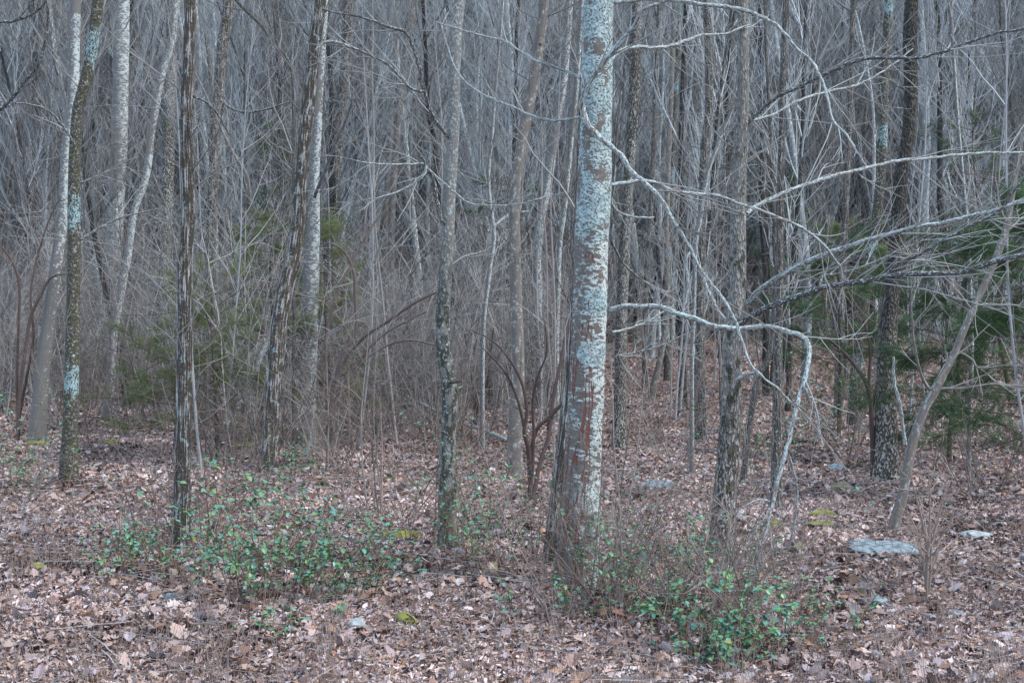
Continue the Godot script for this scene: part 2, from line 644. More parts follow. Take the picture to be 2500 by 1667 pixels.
func named_trees() -> void:
	# the big lichened tree in the middle
	tree("lichen_tree", "thickest tree, pale blue lichen over its trunk and red cracks low down", "lichen",
		[1408, 1432, 118, 1410, 1380, 104, 1414, 1300, 98, 1420, 1200, 92, 1427, 1063, 88, 1434, 900, 85, 1439, 760, 83, 1444, 600, 81, 1450, 480, 80, 1453, 380, 79, 1456, 260, 78, 1459, 130, 77, 1462, 0, 76],
		{"sides": 40, "step": 0.04, "amp": 0.07, "lobes": 0.3, "tall": 14.0, "low": 0, "twig": lin(0.3, 0.31, 0.31)})
	var d := ground_depth(1408, 1432)
	limb([1490, 756, 15, 1526, 748, 14, 1570, 747, 14, 1613, 752, 14, 1650, 761, 14, 1693, 775, 14, 1748, 797, 14, 1802, 802, 13, 1867, 794, 13, 1888, 796, 13, 1932, 810, 14, 1959, 821, 14, 1975, 845, 14, 1974, 887, 13, 1962, 942, 12, 1945, 1001, 11, 1932, 1061, 11, 1916, 1115, 11, 1899, 1175, 10, 1886, 1229, 9, 1872, 1294, 8, 1859, 1348, 7, 1838, 1420, 5], "limb", d, -0.9, 14, 0.35)
	limb([1886, 1229, 6, 1856, 1218, 5, 1812, 1240, 4, 1769, 1272, 3], "limb", d - 0.75, -0.1, 3, 0.15)
	limb([1926, 1110, 6, 1948, 1186, 6, 1940, 1267, 5, 1924, 1337, 4, 1905, 1380, 3], "limb", d - 0.7, 0.2, 4, 0.2)
	limb([1962, 942, 5, 1985, 990, 5, 2000, 1040, 4, 1990, 1080, 3], "limb", d - 0.6, 0.1, 3, 0.2)
	limb([1421, 255, 15, 1428, 283, 15, 1445, 310, 14, 1467, 336, 14, 1515, 379, 13, 1543, 423, 12, 1580, 450, 11, 1613, 482, 10, 1650, 542, 9, 1683, 602, 9, 1710, 650, 8, 1742, 699, 8, 1775, 743, 8, 1796, 780, 8, 1813, 839, 7, 1829, 887, 7, 1867, 925, 6, 1899, 947, 6, 1926, 974, 5, 1960, 1010, 4, 1990, 1045, 3], "limb", d - 0.1, -0.6, 12, 0.4, lin(0.2, 0.18, 0.17))
	limb([1421, 262, 13, 1424, 240, 13, 1445, 190, 13, 1483, 141, 13, 1521, 98, 12, 1553, 54, 11, 1564, 24, 10, 1613, 4, 9, 1660, -20, 8], "limb", d - 0.12, -0.3, 8, 0.4)
	limb([1490, 145, 12, 1515, 125, 11, 1559, 111, 10, 1600, 116, 9, 1650, 108, 9, 1710, 88, 8, 1772, 82, 6, 1830, 60, 5], "limb", d, 0.7, 10, 0.4)
	limb([1490, 452, 9, 1537, 442, 9, 1580, 439, 9, 1650, 466, 8, 1704, 474, 8, 1758, 477, 8, 1802, 493, 7, 1867, 518, 7, 1910, 534, 7, 1959, 558, 7, 2002, 591, 6, 2040, 634, 6, 2055, 672, 5, 2050, 730, 4], "limb", d, 0.7, 14, 0.45)
	limb([1499, 6, 10, 1580, -4, 10, 1650, 0, 10, 1704, 8, 10, 1786, 16, 10, 1856, 38, 9, 1905, 70, 9, 1943, 114, 8, 1981, 152, 8, 2002, 190, 7, 2024, 249, 7, 2035, 293, 6, 2067, 325, 5, 2086, 358, 4], "limb", d, -0.5, 12, 0.45)
	limb([1500, 400, 8, 1496, 450, 8, 1494, 499, 7, 1516, 520, 6, 1559, 531, 5, 1597, 528, 4], "limb", d + 0.05, 0.3, 4, 0.25)
	limb([1420, 190, 8, 1380, 170, 8, 1320, 150, 7, 1270, 125, 6, 1231, 101, 6, 1180, 85, 5, 1130, 72, 4, 1060, 50, 3], "limb", d, 0.8, 10, 0.4)
	limb([1419, 285, 7, 1365, 293, 6, 1310, 285, 6, 1260, 265, 5, 1215, 245, 5, 1160, 215, 4, 1110, 165, 4, 1075, 60, 3], "limb", d, 0.9, 10, 0.4)
	limb([1492, 810, 6, 1520, 806, 5, 1560, 792, 5, 1600, 770, 4, 1640, 748, 3], "limb", d, 0.4, 6, 0.3)
	limb([1495, 870, 5, 1550, 860, 4, 1620, 840, 4, 1700, 800, 3], "sooty", d, 0.6, 6, 0.3)
	limb([1494, 590, 6, 1520, 640, 5, 1560, 680, 5, 1610, 705, 4, 1660, 720, 3], "sooty", d, 0.7, 6, 0.3)
	done()
	tree("furrowed_tree", "dark furrowed leaning trunk pressed against the left foot of the thickest tree", "furrow",
		[1352, 1350, 62, 1362, 1250, 44, 1372, 1150, 40, 1384, 1040, 38, 1394, 940, 34, 1402, 820, 30, 1408, 700, 28, 1414, 560, 26, 1420, 400, 24, 1425, 250, 22, 1430, 100, 20, 1434, 0, 18], {"d": 10.3, "low": 3, "boughs": 8})
	done()

	tree("mossy_tree", "dark mossy tree with pale lichen collars near the left edge", "moss",
		[165, 1175, 48, 168, 1100, 40, 172, 1000, 36, 176, 817, 33, 179, 650, 31, 180, 450, 30, 183, 340, 29, 190, 265, 29, 209, 190, 28, 225, 108, 28, 238, 0, 27], {"sides": 18, "step": 0.08})
	var da := ground_depth(165, 1175)
	limb([195, 585, 7, 240, 555, 6, 285, 535, 5, 330, 520, 4, 390, 510, 3], "sooty", da, 0.5, 8, 0.5)
	limb([197, 445, 6, 235, 430, 5, 280, 405, 4, 330, 385, 3], "sooty", da, 0.3, 6, 0.4)
	limb([183, 352, 6, 130, 280, 6, 80, 255, 5, 20, 250, 4, -40, 240, 3], "sooty", da - 0.1, -0.5, 8, 0.5)
	done()
	tree("pale_tree", "grey tree leaning right behind the mossy tree with lichen collars", "palefoot",
		[89, 1080, 46, 92, 1030, 40, 97, 980, 38, 106, 871, 35, 122, 759, 32, 135, 650, 29, 150, 545, 27, 157, 434, 27, 163, 352, 27, 176, 244, 27, 180, 108, 27, 184, 0, 26])
	done()
	tree("pale_tree", "broad straight tree barred with white lichen, second light trunk from the left edge", "pale",
		[275, 905, 46, 276, 780, 41, 276, 650, 40, 279, 542, 40, 285, 434, 39, 291, 325, 39, 294, 150, 39, 296, 0, 38], {"sides": 18, "tall": 16.0})
	done()
	tree("pale_tree", "slender pale stem curving to the right, crossing the broad barred tree", "pale",
		[263, 1023, 28, 268, 925, 24, 276, 817, 20, 290, 740, 19, 298, 690, 19, 312, 623, 18, 322, 542, 18, 331, 499, 18, 352, 444, 18, 363, 380, 18, 368, 325, 18, 382, 244, 18, 398, 163, 18, 417, 108, 18, 426, 27, 17, 428, 0, 17])
	done()
	tree("furrowed_tree", "dark straight trunk streaked black and white rising behind the left green shrub", "furrow",
		[440, 1345, 50, 442, 1290, 42, 444, 1169, 40, 447, 1050, 38, 449, 925, 38, 450, 759, 37, 451, 650, 36, 457, 542, 34, 457, 434, 33, 455, 325, 33, 457, 217, 32, 461, 108, 31, 463, 0, 30], {"sides": 24, "step": 0.06, "amp": 0.16})
	limb([472, 235, 6, 500, 245, 6, 530, 275, 5, 560, 330, 4], "sooty", 10.6, 0.4, 5, 0.35)
	done()
	tree("dark_tree", "dark slim trunk fading into the cedar right of the black and white streaked trunk", "dark",
		[508, 930, 27, 510, 800, 27, 512, 640, 27, 515, 569, 27, 518, 488, 27, 523, 380, 27, 526, 298, 27, 534, 217, 27, 542, 108, 28, 553, 50, 29, 558, 0, 30], {"d": 24.0})
	limb([540, 240, 8, 560, 262, 7, 600, 272, 6, 660, 262, 5, 740, 232, 4, 810, 190, 3], "sooty", 24.0, -0.5, 8, 0.7)
	done()
	tree("furrowed_tree", "upright brown furrowed trunk just left of the black and white streaked trunk", "oak",
		[386, 930, 31, 388, 871, 30, 398, 705, 29, 404, 596, 29, 409, 434, 29, 412, 271, 29, 416, 150, 29, 420, 0, 28], {"d": 30.0, "tall": 15.0})
	done()
	tree("furrowed_tree", "dark bent trunk crossing in front of a white barred tree left of centre", "furrow",
		[655, 1150, 56, 658, 1100, 46, 664, 1034, 43, 669, 925, 41, 677, 817, 40, 691, 732, 39, 701, 680, 38, 712, 640, 37, 724, 569, 36, 730, 510, 36, 734, 434, 35, 745, 325, 34, 756, 217, 33, 767, 108, 31, 780, 0, 30], {"sides": 18, "step": 0.08, "amp": 0.14})
	limb([772, 122, 8, 790, 105, 8, 812, 100, 8, 849, 112, 7, 892, 130, 6, 946, 157, 5], "limb", 16.6, 0.0, 8, 0.5)
	done()
	tree("pale_tree", "white barred tree behind the dark bent trunk left of centre", "pale",
		[753, 1092, 46, 752, 1000, 43, 752, 925, 42, 754, 817, 42, 757, 705, 40, 760, 623, 38, 765, 542, 33, 766, 434, 28, 772, 325, 24, 778, 217, 22, 784, 108, 22, 790, 0, 22], {"sides": 18, "step": 0.09})
	limb([768, 480, 9, 775, 461, 9, 797, 407, 9, 818, 352, 8, 845, 287, 7, 860, 240, 6], "dead", 18.5, -0.6, 3, 0.3)
	done()
	tree("mottled_tree", "slim crooked tree, blackish with moss below and grey lichen above, left of thickest tree", "mottled",
		[1096, 1340, 54, 1094, 1300, 47, 1093, 1251, 44, 1092, 1142, 42, 1097, 1034, 38, 1097, 952, 38, 1089, 898, 36, 1081, 817, 35, 1082, 732, 33, 1087, 650, 33, 1092, 569, 33, 1095, 488, 32, 1101, 407, 31, 1106, 325, 30, 1109, 217, 30, 1112, 108, 31, 1120, 0, 33], {"sides": 24, "step": 0.06, "amp": 0.12, "low": 3})
	var dk := ground_depth(1096, 1340)
	limb([1102, 338, 12, 1093, 331, 11, 1071, 303, 10, 1049, 260, 10, 1036, 217, 10, 1022, 157, 9, 1006, 103, 9, 984, 76, 8, 946, 62, 7, 903, 46, 6, 832, 32, 5, 780, 20, 4], "sooty", dk, -0.5, 12, 0.5)
	limb([1037, 222, 7, 1006, 217, 7, 979, 190, 6, 946, 157, 6, 892, 130, 5, 849, 114, 4, 790, 106, 3], "sooty", dk - 0.25, -0.3, 9, 0.4)
	limb([1090, 552, 12, 1080, 540, 11, 1068, 499, 10, 1055, 434, 10, 1046, 415, 10, 1036, 392, 9, 1030, 382, 8], "sooty", dk - 0.03, -0.1, 2, 0.2)
	limb([1041, 400, 7, 1036, 420, 6, 1011, 444, 6, 963, 472, 5, 914, 488, 4, 890, 510, 3], "limb", dk - 0.1, -0.2, 6, 0.3)
	limb([1042, 410, 6, 1080, 445, 5, 1110, 470, 5, 1150, 495, 4, 1250, 500, 4, 1330, 480, 3], "limb", dk - 0.1, -0.2, 7, 0.3)
	limb([1038, 398, 5, 985, 400, 5, 930, 398, 4, 870, 395, 3], "limb", dk - 0.1, -0.4, 6, 0.4)
	limb([1104, 930, 12, 1112, 932, 12, 1116, 928, 10], "mottled", dk - 0.06, -0.06, 0)
	limb([1112, 60, 9, 1100, 40, 9, 1085, 0, 8, 1078, -40, 7], "sooty", dk, 0.1, 3, 0.4)
	done()
	tree("smooth_tree", "smooth grey trunk leaning right at its top, between crooked and thickest trees", "smooth",
		[1258, 1168, 46, 1257, 1110, 38, 1258, 1050, 36, 1264, 930, 34, 1262, 800, 30, 1258, 650, 28, 1256, 540, 27, 1258, 461, 27, 1267, 395, 27, 1277, 325, 27, 1293, 244, 27, 1308, 160, 26, 1320, 81, 25, 1328, 0, 25])
	limb([1318, 95, 10, 1322, 100, 14, 1318, 108, 12], "smooth", ground_depth(1258, 1168) - 0.1, -0.04, 0)
	done()
	tree("white_tree", "bright white bowed stem left of the thickest tree at mid height", "pale",
		[1318, 830, 19, 1313, 760, 21, 1312, 699, 23, 1309, 650, 24, 1312, 596, 25, 1323, 515, 25, 1334, 450, 25, 1347, 379, 23, 1358, 300, 21, 1372, 217, 21, 1382, 120, 21, 1390, 0, 20], {"d": 27.0, "tall": 13.0})
	done()
	tree("white_tree", "thin pale stem close to the left side of the thickest tree", "pale",
		[1358, 830, 14, 1361, 705, 14, 1366, 596, 14, 1377, 515, 14, 1385, 434, 14, 1396, 325, 13, 1408, 200, 13, 1415, 100, 12, 1420, 0, 12], {"d": 24.0, "tall": 11.0})
	done()
	tree("dark_tree", "dark trunk right behind the dead stick left of the long curved dark limb", "dark",
		[815, 960, 28, 816, 700, 27, 818, 450, 27, 826, 330, 27, 838, 217, 27, 846, 108, 26, 850, 0, 26], {"d": 31.0, "tall": 15.0})
	done()
	tree("smooth_tree", "smooth light stem under the long curved dark limb, right one of a close pair", "smooth",
		[955, 900, 18, 955, 600, 17, 957, 488, 17, 963, 407, 17, 973, 282, 17, 987, 152, 17, 1000, 70, 17, 1012, 0, 16], {"d": 33.0, "tall": 14.0})
	done()
	tree("smooth_tree", "smooth light stem under the long curved dark limb, left thinner one of a close pair", "smooth",
		[940, 900, 13, 940, 600, 13, 944, 460, 13, 951, 325, 13, 958, 217, 13, 965, 100, 12, 970, 0, 12], {"d": 34.0, "tall": 13.0})
	done()
	tree("white_sapling", "very thin white sapling with one arm raised to the right, right of crooked tree", "pale",
		[1178, 900, 10, 1182, 775, 10, 1190, 705, 10, 1198, 640, 10, 1206, 585, 10, 1204, 547, 9, 1196, 488, 9, 1193, 423, 8, 1201, 325, 8, 1212, 190, 7, 1222, 80, 6, 1228, 0, 6], {"d": 20.0, "tall": 8.0, "sides": 8})
	limb([1206, 552, 7, 1233, 530, 6, 1260, 519, 5, 1290, 516, 4], "limb", 20.0, 0.3, 4, 0.4)
	done()
	tree("oak_tree", "grey ridged oak right of the thickest tree with four long limbs reaching right", "greyoak",
		[1762, 1350, 72, 1766, 1300, 64, 1769, 1251, 60, 1777, 1142, 55, 1783, 1061, 52, 1785, 980, 50, 1788, 898, 48, 1787, 840, 46, 1796, 759, 43, 1802, 650, 40, 1802, 542, 38, 1804, 434, 36, 1810, 352, 34, 1813, 282, 31, 1815, 217, 31, 1815, 108, 31, 1813, 0, 31], {"sides": 24, "step": 0.06, "amp": 0.13, "low": 5})
	var dq := ground_depth(1762, 1350)
	limb([1820, 306, 10, 1867, 260, 10, 1905, 233, 10, 1953, 209, 10, 1997, 187, 10, 2040, 168, 10, 2084, 152, 10, 2138, 142, 10, 2192, 138, 10, 2235, 142, 10, 2300, 127, 9, 2365, 103, 9, 2430, 81, 8, 2500, 68, 7, 2580, 50, 5], "sooty", dq, -1.0, 16, 0.6)
	limb([1818, 296, 7, 1883, 282, 7, 1932, 255, 7, 1975, 236, 7, 2030, 222, 6, 2084, 211, 6, 2127, 190, 5, 2170, 165, 4, 2230, 120, 3], "limb", dq, 0.8, 14, 0.6)
	limb([1823, 522, 10, 1851, 499, 10, 1910, 472, 10, 1975, 447, 9, 2029, 431, 9, 2084, 417, 9, 2138, 404, 9, 2192, 393, 8, 2246, 388, 8, 2322, 379, 7, 2409, 374, 6, 2500, 371, 5, 2580, 365, 4], "limb", dq, 0.9, 16, 0.6)
	limb([1818, 745, 14, 1856, 705, 13, 1910, 672, 13, 1953, 650, 13, 1997, 629, 12, 2051, 607, 12, 2116, 585, 11, 2170, 572, 11, 2219, 558, 10, 2300, 542, 10, 2376, 526, 9, 2441, 509, 9, 2500, 488, 8, 2580, 455, 6], "limb", dq, -1.0, 18, 0.6)
	limb([1812, 788, 17, 1835, 772, 16, 1867, 753, 16, 1910, 737, 15, 1975, 715, 15, 2019, 699, 14, 2084, 691, 14, 2138, 680, 13, 2192, 669, 13, 2246, 667, 13, 2322, 669, 12, 2376, 653, 12, 2430, 637, 12, 2500, 623, 11, 2580, 600, 9], "sooty", dq - 0.05, -1.6, 18, 0.6)
	limb([2166, 673, 9, 2192, 645, 9, 2246, 618, 8, 2300, 585, 8, 2365, 553, 8, 2441, 512, 7, 2470, 470, 6, 2520, 420, 5], "sooty", dq - 0.85, -0.5, 10, 0.5)
	limb([2004, 703, 7, 2008, 675, 6, 2051, 664, 5, 2116, 645, 5, 2200, 610, 4, 2300, 570, 3], "sooty", dq - 0.5, 0.3, 8, 0.4)
	limb([1800, 800, 8, 1760, 770, 8, 1735, 720, 7, 1722, 690, 6, 1710, 650, 5], "limb", dq + 0.1, 0.4, 4, 0.3)
	limb([1808, 550, 10, 1792, 530, 9, 1780, 505, 8, 1770, 470, 6, 1766, 300, 5, 1750, 160, 4, 1745, 60, 3], "sooty", dq, 0.5, 8, 0.5)
	limb([1800, 925, 9, 1815, 918, 11, 1840, 910, 9, 1852, 912, 6], "limb", dq - 0.06, -0.1, 1, 0.1)
	done()
	tree("furrowed_tree", "narrow brown furrowed trunk between the thickest tree and the grey ridged oak", "dark",
		[1712, 1076, 29, 1712, 980, 26, 1710, 817, 24, 1713, 600, 22, 1720, 379, 21, 1731, 271, 20, 1731, 150, 20, 1728, 54, 20, 1726, 0, 20])
	done()
	tree("dark_tree", "narrow dark straight trunk behind the drooping white branch right of the ridged oak", "dark",
		[1897, 1242, 32, 1897, 1200, 29, 1897, 1115, 27, 1899, 980, 24, 1900, 817, 22, 1902, 759, 20, 1905, 596, 18, 1907, 434, 17, 1911, 271, 17, 1915, 108, 16, 1921, 0, 16], {"sides": 16})
	done()
	tree("dark_tree", "thin dark stem curving between the ridged oak and the narrow dark trunk", "dark",
		[1813, 1172, 15, 1826, 1061, 17, 1838, 996, 17, 1850, 925, 16, 1868, 890, 15, 1883, 850, 14, 1890, 760, 12, 1896, 650, 11, 1890, 500, 9, 1880, 300, 8, 1870, 100, 7, 1868, 0, 6], {"sides": 10, "tall": 7.5})
	done()
	tree("oak_tree", "stout scaly trunk with a mossy dark upper stem between cedars on the right", "darkoak",
		[2165, 1172, 66, 2164, 1120, 58, 2164, 1080, 55, 2165, 980, 51, 2168, 817, 45, 2180, 690, 38, 2192, 569, 36, 2197, 488, 35, 2203, 407, 34, 2219, 325, 33, 2225, 217, 33, 2223, 108, 33, 2227, 0, 33], {"sides": 18, "twig": lin(0.1, 0.09, 0.085)})
	done()
	tree("mossy_tree", "blackish mossy trunk just left of the stout scaly trunk on the right", "moss",
		[2085, 1040, 32, 2092, 900, 28, 2110, 750, 26, 2130, 600, 26, 2146, 488, 25, 2154, 379, 25, 2157, 271, 25, 2159, 190, 25, 2166, 108, 23, 2172, 0, 22])
	done()
	tree("dark_tree", "dark narrow trunk left of the blackish mossy trunk, foot in green leaves", "dark",
		[2048, 1020, 23, 2050, 900, 21, 2052, 817, 20, 2056, 700, 19, 2066, 500, 17, 2074, 300, 15, 2080, 100, 14, 2084, 0, 13])
	done()
	tree("smooth_tree", "smooth tan sapling leaning steeply to the right before the dark cedar", "smooth",
		[2184, 1297, 34, 2186, 1275, 28, 2203, 1218, 26, 2216, 1142, 24, 2230, 1077, 23, 2257, 1001, 22, 2284, 952, 23, 2306, 909, 20, 2330, 866, 18, 2349, 817, 18, 2382, 743, 17, 2420, 661, 16, 2441, 607, 18, 2458, 558, 16, 2479, 434, 13, 2495, 336, 11, 2510, 250, 9], {"sides": 18, "step": 0.06, "amp": 0.06, "lobes": 0.05, "tall": 5.5, "boughs": 8, "low": 3, "twig": lin(0.32, 0.28, 0.26)})
	var dv := ground_depth(2184, 1297)
	limb([2275, 955, 8, 2257, 925, 8, 2241, 887, 7, 2233, 850, 7, 2230, 817, 6, 2226, 760, 6, 2224, 723, 5, 2226, 650, 4, 2228, 600, 3], "smooth", dv, -0.3, 9, 0.35, lin(0.34, 0.32, 0.3))
	limb([2295, 948, 8, 2355, 946, 7, 2425, 939, 6, 2500, 942, 5, 2560, 940, 4], "smooth", dv, -0.2, 6, 0.3, lin(0.34, 0.32, 0.3))
	limb([2338, 857, 6, 2371, 871, 6, 2392, 899, 5, 2452, 893, 4, 2500, 882, 3], "smooth", dv, -0.3, 6, 0.3, lin(0.34, 0.32, 0.3))
	limb([2372, 755, 6, 2340, 715, 6, 2300, 672, 5, 2260, 630, 4, 2220, 600, 3], "smooth", dv, -0.2, 6, 0.3, lin(0.34, 0.32, 0.3))
	limb([2386, 745, 5, 2410, 742, 5, 2450, 743, 4, 2482, 745, 4, 2510, 756, 3], "smooth", dv, 0.2, 4, 0.3, lin(0.34, 0.32, 0.3))
	limb([2462, 560, 8, 2480, 545, 7, 2500, 530, 6, 2540, 505, 5], "smooth", dv, 0.1, 2, 0.2)
	limb([2462, 560, 7, 2452, 530, 6, 2446, 505, 5, 2440, 480, 4], "smooth", dv, 0.1, 2, 0.2)
	limb([2212, 1085, 9, 2206, 1040, 8, 2200, 990, 8, 2184, 930, 7, 2181, 870, 6], "limb", dv - 0.1, -0.1, 2, 0.2)
	done()
	tree("slim_tree", "very thin bluish lichened stem standing inside the dark cedar on the right", "pale",
		[2365, 1168, 11, 2368, 1034, 11, 2373, 900, 11, 2373, 817, 11, 2368, 650, 10, 2362, 540, 10, 2352, 430, 9, 2340, 300, 9, 2330, 150, 8, 2320, 0, 8], {"sides": 8})
	done()
	tree("oak_tree", "ridged trunk with a strip of green moss right beside the thickest tree", "oak",
		[1512, 1095, 38, 1513, 1040, 34, 1515, 950, 30, 1517, 800, 28, 1523, 650, 27, 1530, 515, 27, 1541, 350, 27, 1549, 217, 27, 1553, 81, 27, 1556, 0, 27], {"sides": 16})
	done()
	tree("smooth_tree", "pale slanting stem low behind the arching white branch of the thickest tree", "smooth",
		[1590, 985, 18, 1597, 940, 17, 1607, 900, 16, 1616, 853, 16, 1625, 800, 15, 1630, 700, 14, 1628, 560, 13, 1632, 400, 13, 1640, 200, 12, 1646, 0, 12], {"d": 30.0, "tall": 12.0})
	done()
	tree("mossy_tree", "thin mossy stem right of the pale slanting stem, far behind the arching branch", "moss",
		[1628, 920, 15, 1629, 866, 15, 1628, 780, 14, 1634, 600, 13, 1642, 400, 13, 1652, 200, 12, 1660, 0, 11], {"d": 34.0, "tall": 12.0})
	done()
	tree("dark_tree", "dark dead-looking stem far left of the arching branch with grey flat bark", "dark",
		[1574, 985, 15, 1575, 866, 14, 1578, 700, 14, 1590, 500, 13, 1598, 300, 12, 1606, 100, 11, 1610, 0, 11], {"d": 32.0, "tall": 12.0})
	done()
	tree("white_sapling", "thin white lichened sapling left of the ridged oak, zigzag stem", "pale",
		[1690, 900, 10, 1694, 760, 10, 1699, 596, 11, 1710, 531, 11, 1720, 461, 11, 1731, 412, 10, 1750, 360, 10, 1767, 314, 9, 1786, 270, 8, 1800, 200, 7, 1822, 90, 6], {"d": 17.0, "tall": 7.5, "sides": 8})
	limb([1699, 610, 7, 1677, 629, 7, 1680, 700, 6, 1672, 743, 4], "limb", 17.0, -0.1, 3, 0.3)
	done()
	# a bough that hangs into the picture from a tree left of it
	tree("dark_tree", "dark tree at the left edge whose black boughs hang across the corner", "dark",
		[-90, 1250, 60, -88, 1000, 46, -80, 700, 42, -70, 400, 40, -60, 100, 38, -55, 0, 38], {"boughs": 8, "low": 0})
	var db := ground_depth(-90, 1250)
	limb([-62, 300, 14, -20, 275, 11, 22, 244, 9, 54, 200, 9, 87, 168, 8, 108, 108, 8, 117, 40, 7, 112, 4, 6, 100, -30, 5], "sooty", db, -0.6, 5, 0.35, lin(0.08, 0.07, 0.065))
	limb([-60, 60, 10, 0, 53, 8, 33, 49, 8, 81, 32, 7, 105, 8, 6, 125, -20, 5], "sooty", db, -0.4, 4, 0.35, lin(0.08, 0.07, 0.065))
	done()
	tree("dark_tree", "thin black leaning stick of a sapling left of the dark bent trunk at the top", "dark",
		[716, 300, 7, 705, 152, 8, 677, 119, 8, 640, 65, 8, 585, 11, 7, 560, -20, 6], {"d": 18.0, "tall": 4.9, "boughs": 2, "low": 2, "sides": 7})
	done()
	tree("white_sapling", "pale bare pole leaning left above the cedar left of centre", "smooth",
		[640, 700, 9, 626, 542, 9, 612, 488, 9, 602, 428, 8, 569, 374, 8, 542, 320, 8, 520, 270, 7], {"d": 22.0, "tall": 6.5, "boughs": 5, "low": 4, "sides": 7})
	done()


# ---------------------------------------------------------------- prototypes of the far trees and of the undergrowth
var protos := []

func proto_tree(i: int) -> Dictionary:
	var h := rf(9.5, 15.5)
	var r := rf(0.05, 0.125)
	var pts := PackedVector3Array()
	var rad := PackedFloat32Array()
	var p := Vector3(0, -0.2, 0)
	var lean := Vector3(rf(-0.07, 0.07), 0, rf(-0.07, 0.07))
	var d := (Vector3.UP + lean).normalized()
	var n := 13
	for k in n + 1:
		pts.append(p)
		rad.append(lerpf(r, r * 0.18, pow(float(k) / n, 0.9)) * (1.25 if k == 0 else 1.0))
		d = (d + Vector3(rng.randfn(), 0, rng.randfn()) * 0.045 + Vector3.UP * 0.05).normalized()
		p += d * h / n
	var sm := soft(pts, rad, h / 26.0)
	var tm := MB.new()
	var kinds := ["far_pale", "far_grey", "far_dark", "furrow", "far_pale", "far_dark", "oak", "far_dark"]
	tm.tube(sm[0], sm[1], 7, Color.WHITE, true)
	var cm := MB.new()
	var tones := [lin(0.3, 0.325, 0.34), lin(0.2, 0.195, 0.19), lin(0.36, 0.39, 0.41), lin(0.125, 0.12, 0.115)]
	var col: Color = tones[i % 4]
	# boughs that rise steeply, as in a crowded stand
	var pole := i >= 10
	var nb1 := 13 if pole else 26 + i % 3 * 5
	for k in nb1:
		var t := lerpf(0.3 if pole else 0.1, 0.97, pow((k + rng.randf()) / nb1, 0.85))
		var q := path_at(sm, t)
		var l := rf(0.9, 2.6) * (1.2 - 0.55 * t)
		var rr := minf(q[2] * 0.6, 0.024)
		var cc := col * rf(0.8, 1.2)
		cc.a = 1.0
		var b := grow(cm, q[0], side_dir(q[1], rf(0.3, 0.95)), l, rr, 0.006, 3, 5, 0.14, 0.17, cc)
		twigs(cm, b, 8, l * 0.65, 0.009, 0.12, 0.98, 1, col, 0.16, 3, 0.005)
	return {"trunk": tm.mesh(M[kinds[i * 3 % 8]]), "crown": cm.mesh(M.twig), "tm": tm, "cm": cm, "mat": M[kinds[i * 3 % 8]]}


func whole(p: Dictionary) -> ArrayMesh:
	var me := ArrayMesh.new()
	p.tm.into(me, p.mat)
	p.cm.into(me, M.twig)
	return me


func proto_thicket(i: int) -> ArrayMesh:
	var m := MB.new()
	var tones := [lin(0.2, 0.185, 0.175), lin(0.3, 0.28, 0.265), lin(0.13, 0.112, 0.1), lin(0.35, 0.33, 0.315)]
	for k in 8:
		var col: Color = tones[(i + k) % 4] * rf(0.6, 1.3)
		col.a = 1.0
		var a := rf(0, TAU)
		var p := Vector3(cos(a), 0, sin(a)) * rf(0.02, 0.5)
		var out := Vector3(cos(a), 0, sin(a)) * rf(0.1, 0.9)
		var l := rf(1.3, 3.6)
		var b := grow(m, p - Vector3(0, 0.05, 0), Vector3.UP + out * rf(0.3, 1.0), l, rf(0.007, 0.016), 0.004, 3, 9, 0.1, -0.03 if k % 2 else 0.03, col)
		twigs(m, b, 5, l * 0.5, 0.0075, 0.2, 0.98, 1, col, 0.02, 3, 0.0038)
	return m.mesh(M.twig)


func near_shrub(i: int, tall: float) -> ArrayMesh:
	var m := MB.new()
	var tones := [lin(0.2, 0.15, 0.13), lin(0.26, 0.23, 0.21), lin(0.14, 0.11, 0.1)]
	for k in 10:
		var col: Color = tones[(i + k) % 3]
		var a := rf(0, TAU)
		var out := Vector3(cos(a), 0, sin(a))
		var l := tall * rf(0.6, 1.15)
		var b := grow(m, out * rf(0.0, 0.25) - Vector3(0, 0.05, 0), Vector3.UP + out * rf(0.1, 0.8), l, rf(0.004, 0.008) * (0.6 + tall * 0.35), 0.002, 4, 9, 0.1, 0.0, col)
		twigs(m, b, 9, l * 0.4, 0.004, 0.15, 0.98, 1, col, 0.04, 3, 0.0015)
	return m.mesh(M.twig)


